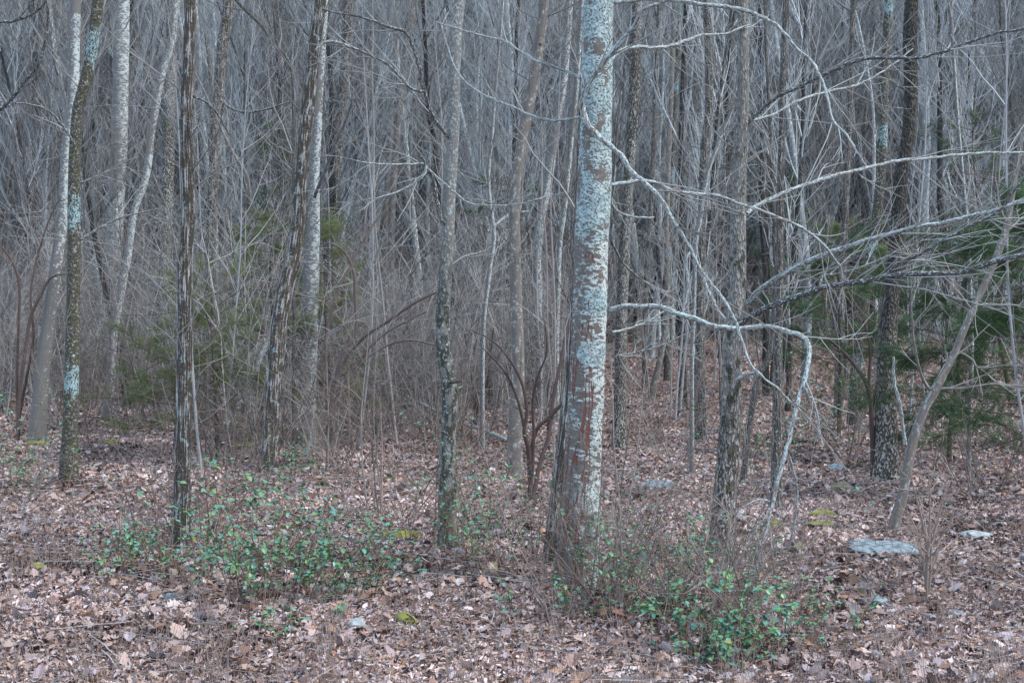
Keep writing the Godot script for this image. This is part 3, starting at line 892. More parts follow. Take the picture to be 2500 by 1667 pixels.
func far_trees() -> void:
	tw_lo = 0.25
	tw_hi = 0.8
	tw_wig = 0.13
	for i in 18:
		protos.append(proto_tree(i))
	tw_lo = 0.45
	tw_hi = 1.2
	tw_wig = 0.22
	# the ones nearest to the eye are trees of their own
	var labels := ["slim pale bare tree standing in the crowded wood up the slope", "slim grey bare tree standing in the crowded wood up the slope", "slim dark bare tree standing in the crowded wood up the slope", "slim brown ridged bare tree standing in the crowded wood up the slope"]
	var firsts := []
	for i in 18:
		firsts.append(null)
	var taken := []
	var made := 0
	var tries := 0
	while made < 270 and tries < 20000:
		tries += 1
		var t := made / 270.0
		var d := lerpf(24.0, 66.0, sqrt(t)) + rf(-3.0, 3.0)
		var x := rf(-1, 1) * (0.385 * d + 2.0)
		var ok := true
		for q in taken:
			if (q - Vector2(x, d)).length() < 0.75:
				ok = false
				break
		if not ok:
			continue
		taken.append(Vector2(x, d))
		var k := rng.randi() % 18
		var o: Node3D
		if firsts[k] == null:
			o = Node3D.new()
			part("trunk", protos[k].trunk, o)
			part("crown", protos[k].crown, o)
			firsts[k] = o
		else:
			o = firsts[k].duplicate()
		o.name = numbered("bare_tree")
		o.position = on_ground(x, -d)
		o.rotation.y = rf(0, TAU)
		var s := rf(0.75, 1.25)
		o.scale = Vector3(s * rf(0.8, 1.35), s, s * rf(0.8, 1.35))
		add_child(o)
		var kind: int = [0, 1, 2, 3, 0, 2, 3, 2][k * 3 % 8]
		var sx := CX + x / d * F
		var zone := 0
		while zone < 8 and sx > [180.0, 450.0, 700.0, 1095.0, 1430.0, 1800.0, 2190.0, 9999.0][zone]:
			zone += 1
		zone = mini(zone, 7)
		var look: String = ("stout " if s > 1.0 else "slim ") + ["pale", "grey", "dark", "ridged"][kind] + " bare tree "
		var row := "in the near wood " if d < 46.0 else "deep in the wood "
		var where1: String = ["left of the mossy collared tree", "between mossy collared and streaked trunks", "between streaked and dark bent trunks", "between dark bent trunk and crooked tree",
			"between crooked and thickest tree", "between thickest tree and ridged oak", "between ridged oak and stout scaly trunk", "right of the stout scaly trunk"][zone]
		tag(o, look + row + where1, "tree", look.strip_edges() + "s " + row + where1)
		made += 1
	# the rest up the hill reads as one mass
	var where := []
	for k in 18:
		where.append([])
	var cnt := 0
	while cnt < 4600:
		var d := lerpf(44.0, 215.0, pow(rng.randf(), 0.95))
		var x := rf(-1, 1) * (0.4 * d + 4.0)
		var s := rf(0.75, 1.3)
		var b := Basis(Vector3.UP, rf(0, TAU)).scaled(Vector3(s * 1.15, s, s * 1.15))
		where[rng.randi() % 18].append(Transform3D(b, on_ground(x, -d)))
		cnt += 1
	for k in 18:
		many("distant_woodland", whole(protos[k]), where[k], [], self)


# ---------------------------------------------------------------- saplings
func saplings() -> void:
	var tones := [lin(0.28, 0.29, 0.3), lin(0.13, 0.11, 0.1), lin(0.26, 0.24, 0.23), lin(0.09, 0.08, 0.075), lin(0.3, 0.3, 0.3)]
	tw_lo = 0.3
	tw_hi = 0.95
	tw_wig = 0.16
	var firsts := []
	for i in 10:
		var tm := MB.new()
		var cm := MB.new()
		var col: Color = tones[i % 5]
		var tr := grow(tm, Vector3(0, -0.1, 0), Vector3(rf(-0.22, 0.22), 1, rf(-0.15, 0.15)), rf(4.5, 7.5), rf(0.012, 0.026), 0.004, 6, 18, 0.05, 0.01, col)
		twigs(cm, tr, 26, 1.3, 0.009, 0.14, 0.99, 1, col, 0.03, 3, 0.003)
		var o := Node3D.new()
		part("trunk", tm.mesh(M.twig), o)
		part("crown", cm.mesh(M.twig), o)
		firsts.append(o)
	tw_lo = 0.45
	tw_hi = 1.2
	tw_wig = 0.22
	var used := {}
	for n in 84:
		var d := lerpf(13.5, 34.0, sqrt(n / 84.0)) + rf(-1.0, 1.0)
		var x := rf(-1, 1) * (0.375 * d + 0.5)
		var sx := CX + x / d * F
		if d < 19.0 and (sx > 1450.0 or sx < 420.0) and rng.randf() < 0.75:
			continue
		if hides(sx, d, 45.0):
			continue
		var k := n % 10
		var o: Node3D = firsts[k] if not used.has(k) else firsts[k].duplicate()
		used[k] = true
		o.name = numbered("bare_sapling")
		o.position = on_ground(x, -d)
		o.rotation.y = rf(0, TAU)
		var sc := rf(0.8, 1.25)
		o.scale = Vector3.ONE * sc
		add_child(o)
		var tone: String = ["pale", "dark", "brown", "blackish", "grey"][k % 5]
		var side: String = "left of the dark bent trunk" if sx < 700.0 else "between dark bent trunk and thickest tree" if sx < 1430.0 else "between thickest tree and stout scaly trunk" if sx < 2190.0 else "right of the stout scaly trunk"
		tag(o, "thin %s sapling with fine side twigs, %s" % [tone, side], "sapling", "%s saplings %s" % [tone, side])


# ---------------------------------------------------------------- undergrowth
func hides(sx: float, d: float, reach: float) -> bool:
	for q in [[110, 21.0], [170, 16.0], [285, 30.0], [448, 10.7], [685, 16.7], [755, 18.3], [1090, 10.9], [1260, 17.0], [1790, 10.7], [2170, 16.5]]:
		if d < q[1] and absf(sx - q[0]) < reach:
			return true
	return false


func undergrowth() -> void:
	var shapes := []
	for i in 8:
		shapes.append(proto_thicket(i))
	var where := []
	for k in 8:
		where.append([])
	var cnt := 0
	var tries := 0
	while cnt < 860 and tries < 60000:
		tries += 1
		var d := lerpf(16.0, 62.0, pow(rng.randf(), 0.75))
		var x := rf(-1, 1) * (0.385 * d + 1.5)
		var sx := CX + x / d * F
		# thin on the open floor on the right, thick on the left and in the middle
		var want := clampf(0.75 + 1.6 * bumps.get_noise_2d(x * 6.0 + 300.0, d * 6.0), 0.1, 1.0)
		if sx > 1450.0:
			want *= 0.0 if d < 34.0 else 0.2 if d < 50.0 else 0.7
		elif sx < 560.0:
			want *= 0.0 if d < 23.0 else 0.9
		elif sx > 1230.0:
			want *= 0.15 if d < 24.0 else 0.8
		elif d < 21.0:
			want *= 0.6
		if rng.randf() > want or hides(sx, d, 75.0):
			continue
		var s := rf(0.65, 1.15)
		if sx > 1480.0:
			s *= 0.8
		var b := Basis(Vector3.UP, rf(0, TAU)).scaled(Vector3(s, s * rf(0.8, 1.2), s))
		where[rng.randi() % 8].append(Transform3D(b, on_ground(x, -d)))
		cnt += 1
	for k in 8:
		many("bare_undergrowth", shapes[k], where[k], [], self)


func stem_shrub(called: String, label: String, stems: Array, shade: Color, d: float, sprigs: int, sprig_len: float, group := "") -> void:
	# a bare shrub whose stems are traced; every stem is a part
	var foot := at(stems[0][0], stems[0][1], d)
	foot.y = gh(foot.x, foot.z)
	var o := base(called, label, "shrub", foot, group)
	var tw := MB.new()
	for s in stems:
		var tr := trace(s, d + rf(-0.15, 0.15), rf(-0.5, 0.5), 0.004)
		if s == stems[0] or tr[0][0].y < foot.y + 0.2:
			tr[0][0].y = foot.y - 0.05
		var sm := soft(tr[0], tr[1], 0.08)
		var m := MB.new()
		m.tube(sm[0], sm[1], 7, shade, false, lump, 0.1)
		part("stem", m.mesh(M.twig, foot), o)
		twigs(tw, sm, sprigs, sprig_len, 0.006, 0.2, 0.98, 1, shade * 1.35, 0.05, 3, 0.0017)
	part("twigs", tw.mesh(M.twig, foot), o, "stuff")


func shrubs() -> void:
	var dark := lin(0.085, 0.062, 0.055)
	stem_shrub("bare_shrub", "dark many-stemmed bare shrub just left of the thickest tree's foot", [
		[1296, 1222, 14, 1293, 1130, 13, 1288, 1088, 12, 1280, 1050, 10, 1286, 1000, 9, 1272, 930, 8, 1240, 870, 6, 1200, 830, 4, 1150, 805, 3],
		[1294, 1120, 11, 1310, 1050, 10, 1345, 1015, 9, 1390, 965, 8, 1410, 940, 5, 1440, 915, 3],
		[1298, 1200, 11, 1318, 1130, 11, 1338, 1070, 10, 1347, 1000, 10, 1360, 925, 9, 1372, 870, 9, 1382, 817, 8, 1390, 770, 6, 1404, 690, 4],
		[1290, 1100, 9, 1282, 1055, 8, 1266, 980, 7, 1240, 920, 6, 1210, 880, 4, 1180, 850, 3],
		[1300, 1160, 8, 1304, 1060, 8, 1300, 980, 7, 1312, 920, 6, 1335, 860, 4, 1330, 790, 3]], dark, ground_depth(1296, 1222), 7, 0.35)
	stem_shrub("bare_shrub", "arching brown shrub with a dark hooked stem right of the white barred tree", [
		[808, 1010, 12, 820, 930, 11, 842, 860, 10, 868, 800, 9, 867, 720, 9, 865, 670, 8, 850, 630, 7, 830, 605, 6, 800, 590, 4],
		[806, 1000, 11, 830, 900, 10, 880, 830, 9, 950, 780, 8, 1010, 740, 7, 1060, 715, 5, 1100, 700, 3],
		[812, 1005, 10, 850, 920, 8, 910, 840, 7, 960, 800, 6, 1040, 760, 4],
		[804, 1000, 9, 795, 900, 8, 800, 800, 7, 830, 700, 6, 880, 600, 5, 930, 520, 3],
		[810, 1000, 9, 870, 900, 8, 930, 850, 6, 1000, 830, 5, 1090, 850, 3]], lin(0.13, 0.105, 0.095), 18.5, 9, 0.6)
	stem_shrub("bare_shrub", "curved dark stem shrub at the left edge before the grey leaning tree", [
		[41, 1050, 10, 48, 960, 10, 54, 900, 9, 62, 845, 9, 73, 775, 8, 92, 732, 7, 122, 677, 6, 160, 668, 3],
		[44, 1040, 8, 40, 930, 7, 44, 800, 6, 46, 700, 6, 30, 640, 5, 0, 600, 4],
		[40, 1045, 8, 60, 940, 7, 80, 820, 6, 75, 700, 5, 110, 560, 4, 145, 480, 3]], lin(0.12, 0.088, 0.075), 21.0, 9, 0.6)
	stem_shrub("bare_shrub", "dark forked shrub tree at the left side of the stout scaly trunk", [
		[2132, 1172, 14, 2132, 1100, 12, 2130, 1034, 12, 2126, 970, 11, 2111, 925, 10, 2084, 887, 8, 2050, 850, 7, 2020, 825, 5, 1990, 812, 3],
		[2130, 1000, 9, 2145, 930, 8, 2165, 895, 7, 2200, 866, 6, 2230, 840, 3],
		[2131, 1050, 8, 2122, 940, 7, 2124, 850, 6, 2110, 780, 4]], dark, ground_depth(2132, 1172), 8, 0.5)
	stem_shrub("bare_shrub", "small fine-twigged bare shrub standing alone at the right end of the flat slab", [
		[2262, 1456, 8, 2263, 1400, 8, 2262, 1340, 7, 2255, 1280, 5, 2240, 1220, 4, 2225, 1160, 3],
		[2266, 1454, 7, 2272, 1390, 6, 2275, 1330, 6, 2290, 1270, 5, 2310, 1200, 3],
		[2264, 1454, 6, 2266, 1380, 5, 2268, 1300, 5, 2270, 1230, 4, 2268, 1150, 3],
		[2262, 1450, 5, 2258, 1380, 5, 2245, 1310, 4, 2215, 1250, 3],
		[2266, 1450, 5, 2272, 1390, 5, 2296, 1320, 4, 2330, 1260, 3]], lin(0.24, 0.19, 0.165), ground_depth(2262, 1456), 14, 0.22)
	stem_shrub("bare_shrub", "pale thin whippy shrub between the crooked tree and the smooth grey trunk", [
		[1160, 1030, 9, 1158, 960, 9, 1150, 900, 8, 1142, 860, 7, 1130, 800, 5, 1090, 770, 3],
		[1165, 1030, 9, 1172, 960, 8, 1188, 940, 8, 1194, 900, 6, 1205, 800, 4],
		[1162, 1030, 8, 1162, 920, 7, 1158, 850, 6, 1180, 740, 4]], lin(0.11, 0.09, 0.08), ground_depth(1160, 1035), 9, 0.6)
	stem_shrub("bare_shrub", "tall pale whips rising close behind the left edge of the thickest tree", [
		[1352, 950, 5, 1356, 800, 5, 1350, 650, 5, 1345, 500, 4, 1352, 400, 4, 1366, 310, 3, 1380, 240, 3],
		[1350, 950, 4, 1338, 800, 4, 1334, 600, 4, 1320, 450, 3, 1330, 330, 3]], lin(0.24, 0.21, 0.195), 15.5, 5, 0.5)
	# bare shrubs that stand singly on the near floor
	var protos_s := []
	for i in 6:
		protos_s.append(near_shrub(i, 0.9 + 0.25 * (i % 4)))
	var spots := [
		["thin brown shrub beside the foot of the black and white streaked trunk", 500, 1330, 1.1], ["thin brown shrub over the left end of the long green shrub", 380, 1340, 0.8],
		["reddish thin shrub behind the long green shrub, below the leaning pole", 560, 1250, 1.0], ["wispy grey shrub right of the long green shrub", 930, 1260, 1.2],
		["wispy grey shrub between the green shrub and the crooked tree", 1010, 1330, 0.9], ["wispy shrub in front of the white barred tree's foot", 790, 1160, 1.3],
		["wispy shrub right of the dark bent trunk's foot", 850, 1130, 1.4], ["thin shrub left of the thickest tree, above the small green shrub", 1180, 1320, 0.8],
		["sparse upright twigs directly before the thickest tree's foot", 1400, 1500, 0.8], ["sparse dark twigs at the right foot of the thickest tree", 1475, 1475, 0.85],
		["dense brown twigs in the green shrub right of the thickest tree", 1590, 1490, 0.9], ["dense brown twigs behind the lowest green shrub on the right", 1690, 1530, 0.9],
		["reddish twigs before the ridged oak's foot", 1760, 1490, 0.9], ["leafless low bush right of the lowest green shrub", 1900, 1570, 0.8],
		["grey twiggy shrub right of the narrow brown furrowed trunk", 1650, 1130, 1.2], ["grey twiggy shrub below the fork of the dark shrub tree", 2070, 1120, 1.3],
		["twiggy shrub behind the leaning tan sapling", 2260, 1140, 1.3], ["twiggy shrub under the dark cedar at the right edge", 2420, 1200, 1.2],
		["wispy shrub left of the dark bent trunk's foot", 600, 1130, 1.4], ["twiggy shrub below the leaning grey pole", 540, 1120, 1.2],
		["thin twigs between the mossy and the slender pale stem", 225, 1090, 1.2], ["grey shrub right of the slender pale stem's foot", 320, 1040, 1.5],
		["low twigs at the left edge beside the green leaves", 40, 1230, 0.8], ["wispy grey shrub behind the crooked tree", 1050, 1120, 1.4],
		["wispy shrub right of the mossy strip trunk", 1560, 1090, 1.2]]
	for k in spots.size():
		var s: Array = spots[k]
		var o := part("bare_shrub", protos_s[k % 6], self)
		o.position = spot(s[1], s[2])
		o.rotation.y = rf(0, TAU)
		o.scale = Vector3.ONE * s[3]
		tag(o, s[0], "shrub", "single bare shrubs on the near floor")


# ---------------------------------------------------------------- evergreen leafy shrubs
var leaf_meshes := []
var stones := []

func green_leaf(bend: float, fold: float, wide: float, col: Color) -> ArrayMesh:
	# an oval leaf one unit long from its stalk, folded along its midrib
	var m := MB.new()
	var st := [[0.0, 0.03], [0.14, 0.6], [0.36, 1.0], [0.62, 0.92], [0.85, 0.5], [1.0, 0.0]]
	for k in st.size() - 1:
		var a: Array = st[k]
		var b: Array = st[k + 1]
		var ca := Vector3(0, -bend * a[0] * a[0], a[0])
		var cb := Vector3(0, -bend * b[0] * b[0], b[0])
		for s in [-1.0, 1.0]:
			var ea := ca + Vector3(s * wide * a[1] * 0.5, fold * a[1] * 0.5, 0)
			var eb := cb + Vector3(s * wide * b[1] * 0.5, fold * b[1] * 0.5, 0)
			var cc := col * (1.0 if s < 0 else 0.93)
			cc.a = 1.0
			if b[1] > 0.0:
				m.face([ca, ea, eb, cb] if s < 0 else [ca, cb, eb, ea], cc)
			else:
				m.face([ca, ea, cb] if s < 0 else [ca, cb, ea], cc)
	return m.mesh(M.green)


func leafy(label: String, x: float, y: float, wide0: float, tall: float, stems: int, leaves: int, size0: float) -> void:
	var wide := wide0 * 1.35
	var size := size0 * 0.95
	var foot := spot(x, y)
	var o := base("evergreen_shrub", label, "shrub", foot)
	var st := MB.new()
	var spare := [[], []]
	var made := 0
	var ends := []
	for k in int(stems * 1.5):
		var a := rf(0, TAU)
		var root := Vector3(cos(a) * wide * rf(0, 1.0), 0, sin(a) * minf(wide, 0.5) * rf(0, 1.0))
		root.y = gh(foot.x + root.x, foot.z + root.z) - foot.y - 0.03
		var l := tall * rf(0.8, 2.4)
		var tone := lin(0.19, 0.12, 0.085) * rf(0.5, 1.5)
		tone.a = 1.0
		var b := grow(st, root, Vector3(rf(-0.6, 0.6), 1, rf(-0.6, 0.6)), l, rf(0.0022, 0.0045), 0.0012, 4, 7, 0.16, -0.03, tone)
		ends.append(b)
		for j in 4:
			var q := path_at(b, rf(0.2, 0.9))
			ends.append(grow(st, q[0], side_dir(q[1], rf(0.5, 1.2)), l * rf(0.2, 0.6), 0.0017, 0.0009, 3, 4, 0.22, 0.0, tone))
	part("stems", st.mesh(M.twig), o)
	for k in int(leaves * 3.4):
		var b: Array = ends[rng.randi() % ends.size()]
		var t := rf(0.12, 1.0)
		var q := path_at(b, t)
		var yaw := rf(0, TAU)
		for s in 2:
			var bas := Basis(Vector3.UP, yaw + PI * s) * Basis(Vector3.RIGHT, rf(-0.7, 0.75)) * Basis(Vector3.BACK, rf(-0.5, 0.5))
			var g := size * rf(0.55, 1.35)
			var tf := Transform3D(bas.scaled(Vector3(g, g, g)), q[0])
			if made < leaves * 1.0 and made < 120:
				var lf := part("leaf", leaf_meshes[rng.randi() % leaf_meshes.size()], o)
				lf.transform = tf
				made += 1
			else:
				spare[s].append(tf)
	for s in 2:
		if spare[s].size():
			many("leaves", leaf_meshes[s * 3 + 1], spare[s], [], o)


func evergreens() -> void:
	M.green = tinted(0.42)
	M.green.metallic_specular = 0.5
	M.green.backlight_enabled = true
	M.green.backlight = Color(0.3, 0.4, 0.25)
	var cols := [lin(0.065, 0.205, 0.15), lin(0.09, 0.25, 0.185), lin(0.03, 0.09, 0.06), lin(0.08, 0.23, 0.145), lin(0.11, 0.22, 0.085), lin(0.05, 0.15, 0.115), lin(0.14, 0.21, 0.18), lin(0.2, 0.21, 0.06)]
	for i in 8:
		leaf_meshes.append(green_leaf(rf(0.05, 0.3), rf(0.03, 0.2), rf(0.55, 0.78), cols[i]))
	leafy("low spreading green shrub left of the black and white streaked trunk's foot", 330, 1385, 0.28, 0.2, 12, 60, 0.026)
	leafy("lowest left end of the green shrubs, sprig over bare leaves", 265, 1410, 0.12, 0.16, 5, 24, 0.03)
	leafy("small-leaved green shrub right before the black and white streaked trunk's foot", 455, 1410, 0.26, 0.24, 12, 70, 0.025)
	leafy("taller round-leaved green shrub with dark twin stems, middle of the left green row", 610, 1475, 0.28, 0.5, 14, 110, 0.037)
	leafy("round-leaved green shrub right of the one with dark twin stems", 725, 1470, 0.28, 0.42, 12, 105, 0.036)
	leafy("green shrub behind the round-leaved ones, low below the dark bent trunk", 690, 1380, 0.3, 0.36, 10, 60, 0.034)
	leafy("dense small-leaved green shrub, right end of the left green row", 850, 1460, 0.26, 0.3, 12, 95, 0.03)
	leafy("few glossy green leaves low at the front of the left green row", 700, 1540, 0.2, 0.1, 5, 22, 0.032)
	leafy("upright thin green shrub at the crooked tree's foot", 1140, 1350, 0.2, 0.55, 9, 60, 0.03)
	leafy("open green shrub between the crooked and the thickest tree", 1215, 1370, 0.3, 0.38, 12, 80, 0.03)
	leafy("green sprigs right before the thickest tree's foot", 1395, 1500, 0.25, 0.25, 7, 36, 0.03)
	leafy("round bluish green leaves just right of the thickest tree's foot", 1520, 1450, 0.24, 0.3, 9, 62, 0.033)
	leafy("twiggy green shrub half way between thickest tree and ridged oak", 1620, 1500, 0.3, 0.34, 12, 85, 0.03)
	leafy("green shrub right at the foot of the ridged oak", 1755, 1430, 0.26, 0.35, 9, 55, 0.032)
	leafy("lush bright green shrub, lowest of the right green row", 1725, 1600, 0.3, 0.28, 13, 110, 0.033)
	leafy("green shrub at the right end of the right green row", 1850, 1600, 0.28, 0.26, 10, 70, 0.031)
	leafy("few long green leaves right of the right green row", 2010, 1545, 0.2, 0.16, 4, 18, 0.03)
	leafy("green leafy bush at the left edge below the grey leaning tree", 40, 1195, 0.5, 0.5, 12, 110, 0.034)
	leafy("green leaves around the narrow dark trunk left of the blackish mossy trunk", 2040, 1105, 0.9, 0.8, 16, 120, 0.036)
	leafy("green leaves between the ridged oak and the narrow dark trunk", 1850, 1165, 0.5, 0.5, 10, 70, 0.036)
	leafy("small green leaves at the foot of the dark bent trunk", 705, 1170, 0.5, 0.35, 10, 60, 0.032)
	leafy("green leaves behind the black and white streaked trunk on the left", 400, 1000, 0.9, 1.2, 14, 110, 0.045)


# ---------------------------------------------------------------- cedars
var sprig: ArrayMesh
var sprig_dry: ArrayMesh

func make_sprig(c1: Color, c2: Color) -> ArrayMesh:
	# a flat spray of scale leaves about a quarter of a metre long
	var m := MB.new()
	m.blade(Vector3.ZERO, Vector3(0, -0.03, 0.25), 0.0022, lin(0.1, 0.07, 0.05))
	for k in 13:
		var t := 0.06 + 0.9 * k / 13.0
		var p := Vector3(0, -0.03 * t * t, 0.25 * t)
		var s := 1.0 if k % 2 else -1.0
		var l := 0.1 * (1.1 - t) + 0.02
		var e := p + Vector3(s * l * 0.75, rf(-0.03, 0.03), l * 0.8)
		var cc := c1.lerp(c2, rng.randf())
		m.blade(p, e, 0.0024, cc)
		for j in 5:
			var b := p.lerp(e, 0.2 + 0.16 * j)
			m.blade(b, b + Vector3(s * rf(-0.4, 1.0), rf(-0.5, 0.5), 1.0).normalized() * rf(0.018, 0.04), 0.0026, c1.lerp(c2, rng.randf()))
	return m.mesh(M.needles)


func cedar(label: String, foot: Vector3, tall: float, low: float, wide: float, sprays: int, dry: bool, hang := 0.0) -> void:
	var o := base("cedar", label, "tree", foot)
	var tm := MB.new()
	var tr := grow(tm, Vector3(0, -0.1, 0), Vector3(rf(-0.05, 0.05), 1, 0), tall, 0.02 + tall * 0.005, 0.006, 8, 12, 0.09, 0.1, lin(0.07, 0.055, 0.045))
	part("trunk", tm.mesh(M.twig), o)
	var bm := MB.new()
	var tfs := []
	var nb2 := int(20 + tall * 10)
	var boughs := []
	for k in nb2:
		var t := lerpf(low / tall, 0.99, (k + rng.randf()) / nb2)
		var q := path_at(tr, t)
		var a := k * 2.4 + rf(-0.4, 0.4)
		var l := wide * (1.1 - t * 0.6) * rf(0.4, 1.2)
		var bough := grow(bm, q[0], Vector3(cos(a), rf(-0.25, 0.7), sin(a)), l, 0.009, 0.003, 4, 6, 0.14, -hang, lin(0.12, 0.09, 0.075))
		if rng.randf() < 0.6:
			boughs.append(bough)
	for k in int(sprays * (1.5 if dry else 1.35)):
		var b: Array = boughs[rng.randi() % boughs.size()]
		var q := path_at(b, sqrt(rf(0.06, 1.0)))
		var dir := (side_dir(q[1], rf(0.2, 1.1)) + Vector3(0, -0.15, 0)).normalized()
		var bs := Basis.looking_at(-dir, Vector3.UP if absf(dir.y) < 0.95 else Vector3.RIGHT)
		bs = bs * Basis(Vector3.BACK, rf(-1.2, 1.2))
		tfs.append(Transform3D(bs.scaled(Vector3.ONE * rf(0.4, 1.05)), q[0] + rdir() * 0.05))
	part("branches", bm.mesh(M.twig), o)
	many("crown", sprig_dry if dry else sprig, tfs, [], o)


func cedars() -> void:
	sprig = make_sprig(lin(0.032, 0.078, 0.032), lin(0.085, 0.145, 0.055))
	sprig_dry = make_sprig(lin(0.075, 0.115, 0.04), lin(0.17, 0.2, 0.075))
	cedar("dark green cedar filling the right edge behind the leaning tan sapling", on_ground(5.6, -14.5), 3.3, 0.3, 2.1, 1500, false, 0.05)
	cedar("dark green cedar with hanging sprays right of the stout scaly trunk", on_ground(5.6, -18.0), 3.4, 0.7, 2.0, 1300, false, 0.05)
	cedar("low green cedar boughs left of the stout scaly trunk", on_ground(5.0, -21.5), 2.9, 1.0, 1.6, 620, false)
	cedar("tall thin cedar high behind the dark cedar at the right edge", on_ground(9.6, -27.0), 5.6, 1.5, 1.6, 500, false)
	cedar("wispy olive cedar just right of the black and white streaked trunk", on_ground(-4.7, -19.5), 2.3, 0.3, 1.3, 330, true)
	cedar("see-through olive cedar midway between streaked trunk and dark bent trunk", on_ground(-3.9, -18.6), 2.5, 0.3, 1.5, 360, true)
	cedar("small olive cedar close left of the dark bent trunk", on_ground(-3.5, -21.0), 3.5, 0.9, 1.2, 330, true)
	cedar("loose olive cedar close right of the white barred tree left of centre", on_ground(-2.6, -20.5), 2.7, 0.4, 1.1, 260, true)
	cedar("bright green cedar glimpsed just right of the white barred tree", on_ground(-3.4, -24.0), 3.8, 0.8, 1.1, 420, true)
	cedar("green cedar behind the dark bent trunk, high at mid picture", on_ground(-4.9, -30.0), 5.8, 2.8, 1.4, 420, false)
	cedar("green cedar behind the smooth grey trunk left of the thickest tree", on_ground(-0.5, -30.0), 4.9, 0.8, 1.4, 650, false)
	cedar("green cedar top right beside the ridged oak's trunk", on_ground(5.9, -32.0), 5.2, 1.5, 1.0, 420, false)
	cedar("loose green cedar between the ridged oak and the mossy trunks", on_ground(7.3, -30.0), 3.8, 0.9, 1.7, 520, true)
	cedar("green cedar bush far left, low behind the slender pale stem", on_ground(-6.2, -26.0), 2.4, 0.5, 1.1, 320, true)


# ---------------------------------------------------------------- the floor
func oak_leaf(sd: int) -> MB:
	# a lobed leaf, one unit long, curled
	var m := MB.new()
	var curl := rf(-0.5, 0.9)
	var cup := rf(-0.3, 0.8)
	var twist := rf(-0.5, 0.5)
	var lobes := [0.03, 0.11, 0.23, 0.16, 0.37, 0.22, 0.42, 0.24, 0.31, 0.14, 0.15, 0.0]
	var n := lobes.size()
	var rows := []
	for k in n:
		var t := float(k) / (n - 1)
		var w: float = lobes[k] * rf(0.85, 1.15)
		var fwd := 0.0 if k % 2 else 0.05
		var c := Vector3(0, curl * (t - 0.5) * (t - 0.5), t - 0.5)
		var l := c + Vector3(-w, absf(w) * cup + twist * (t - 0.5) * -w, fwd + rf(-0.02, 0.02))
		var r := c + Vector3(w, absf(w) * cup * rf(0.5, 1.2) + twist * (t - 0.5) * w, fwd + rf(-0.02, 0.02))
		rows.append([l, c, r])
	for k in n - 1:
		var g := 1.0 if k % 2 else 0.9
		m.face([rows[k][1], rows[k][0], rows[k + 1][0], rows[k + 1][1]], Color(g, g, g))
		m.face([rows[k][1], rows[k + 1][1], rows[k + 1][2], rows[k][2]], Color(g * 0.95, g * 0.95, g * 0.95))
	return m


func scrap(sd: int) -> MB:
	# a small curled leaf or half of one
	var m := MB.new()
	var w := rf(0.14, 0.36)
	var curl := rf(0.1, 1.0) * (1.0 if sd % 3 else -0.6)
	var cup := rf(0.2, 1.3)
	var rows := []
	for k in 5:
		var t := k / 4.0
		var ww: float = w * [0.1, 0.8, 1.0, 0.75, 0.05][k] * rf(0.75, 1.2)
		var c := Vector3(rf(-0.03, 0.03), curl * (t - 0.5) * (t - 0.5), t - 0.5)
		rows.append([c + Vector3(-ww, cup * ww, 0), c, c + Vector3(ww, cup * ww * rf(0.3, 1.2), 0)])
	for k in 4:
		m.face([rows[k][1], rows[k][0], rows[k + 1][0], rows[k + 1][1]], Color.WHITE)
		m.face([rows[k][1], rows[k + 1][1], rows[k + 1][2], rows[k][2]], Color(0.93, 0.93, 0.93))
	return m


func litter_color() -> Color:
	var t := rng.randf()
	var c: Color
	if t < 0.36:
		c = lin(0.4, 0.295, 0.27)
	elif t < 0.5:
		c = lin(0.53, 0.44, 0.415)
	elif t < 0.68:
		c = lin(0.24, 0.15, 0.125)
	elif t < 0.76:
		c = lin(0.37, 0.225, 0.155)
	elif t < 0.91:
		c = lin(0.33, 0.28, 0.3)
	else:
		c = lin(0.06, 0.052, 0.06)
	c = c * rf(0.7, 1.2)
	c.a = 1.0
	return c


func lying(p: Vector3, size: float, tilt: float) -> Transform3D:
	var b := Basis(Vector3.UP, rf(0, TAU)) * Basis(Vector3.RIGHT, rng.randfn() * tilt) * Basis(Vector3.BACK, rng.randfn() * tilt)
	if rng.randf() < 0.4:
		b = b * Basis(Vector3.BACK, PI)
	return Transform3D(b.scaled(Vector3(size, size, size)), p)


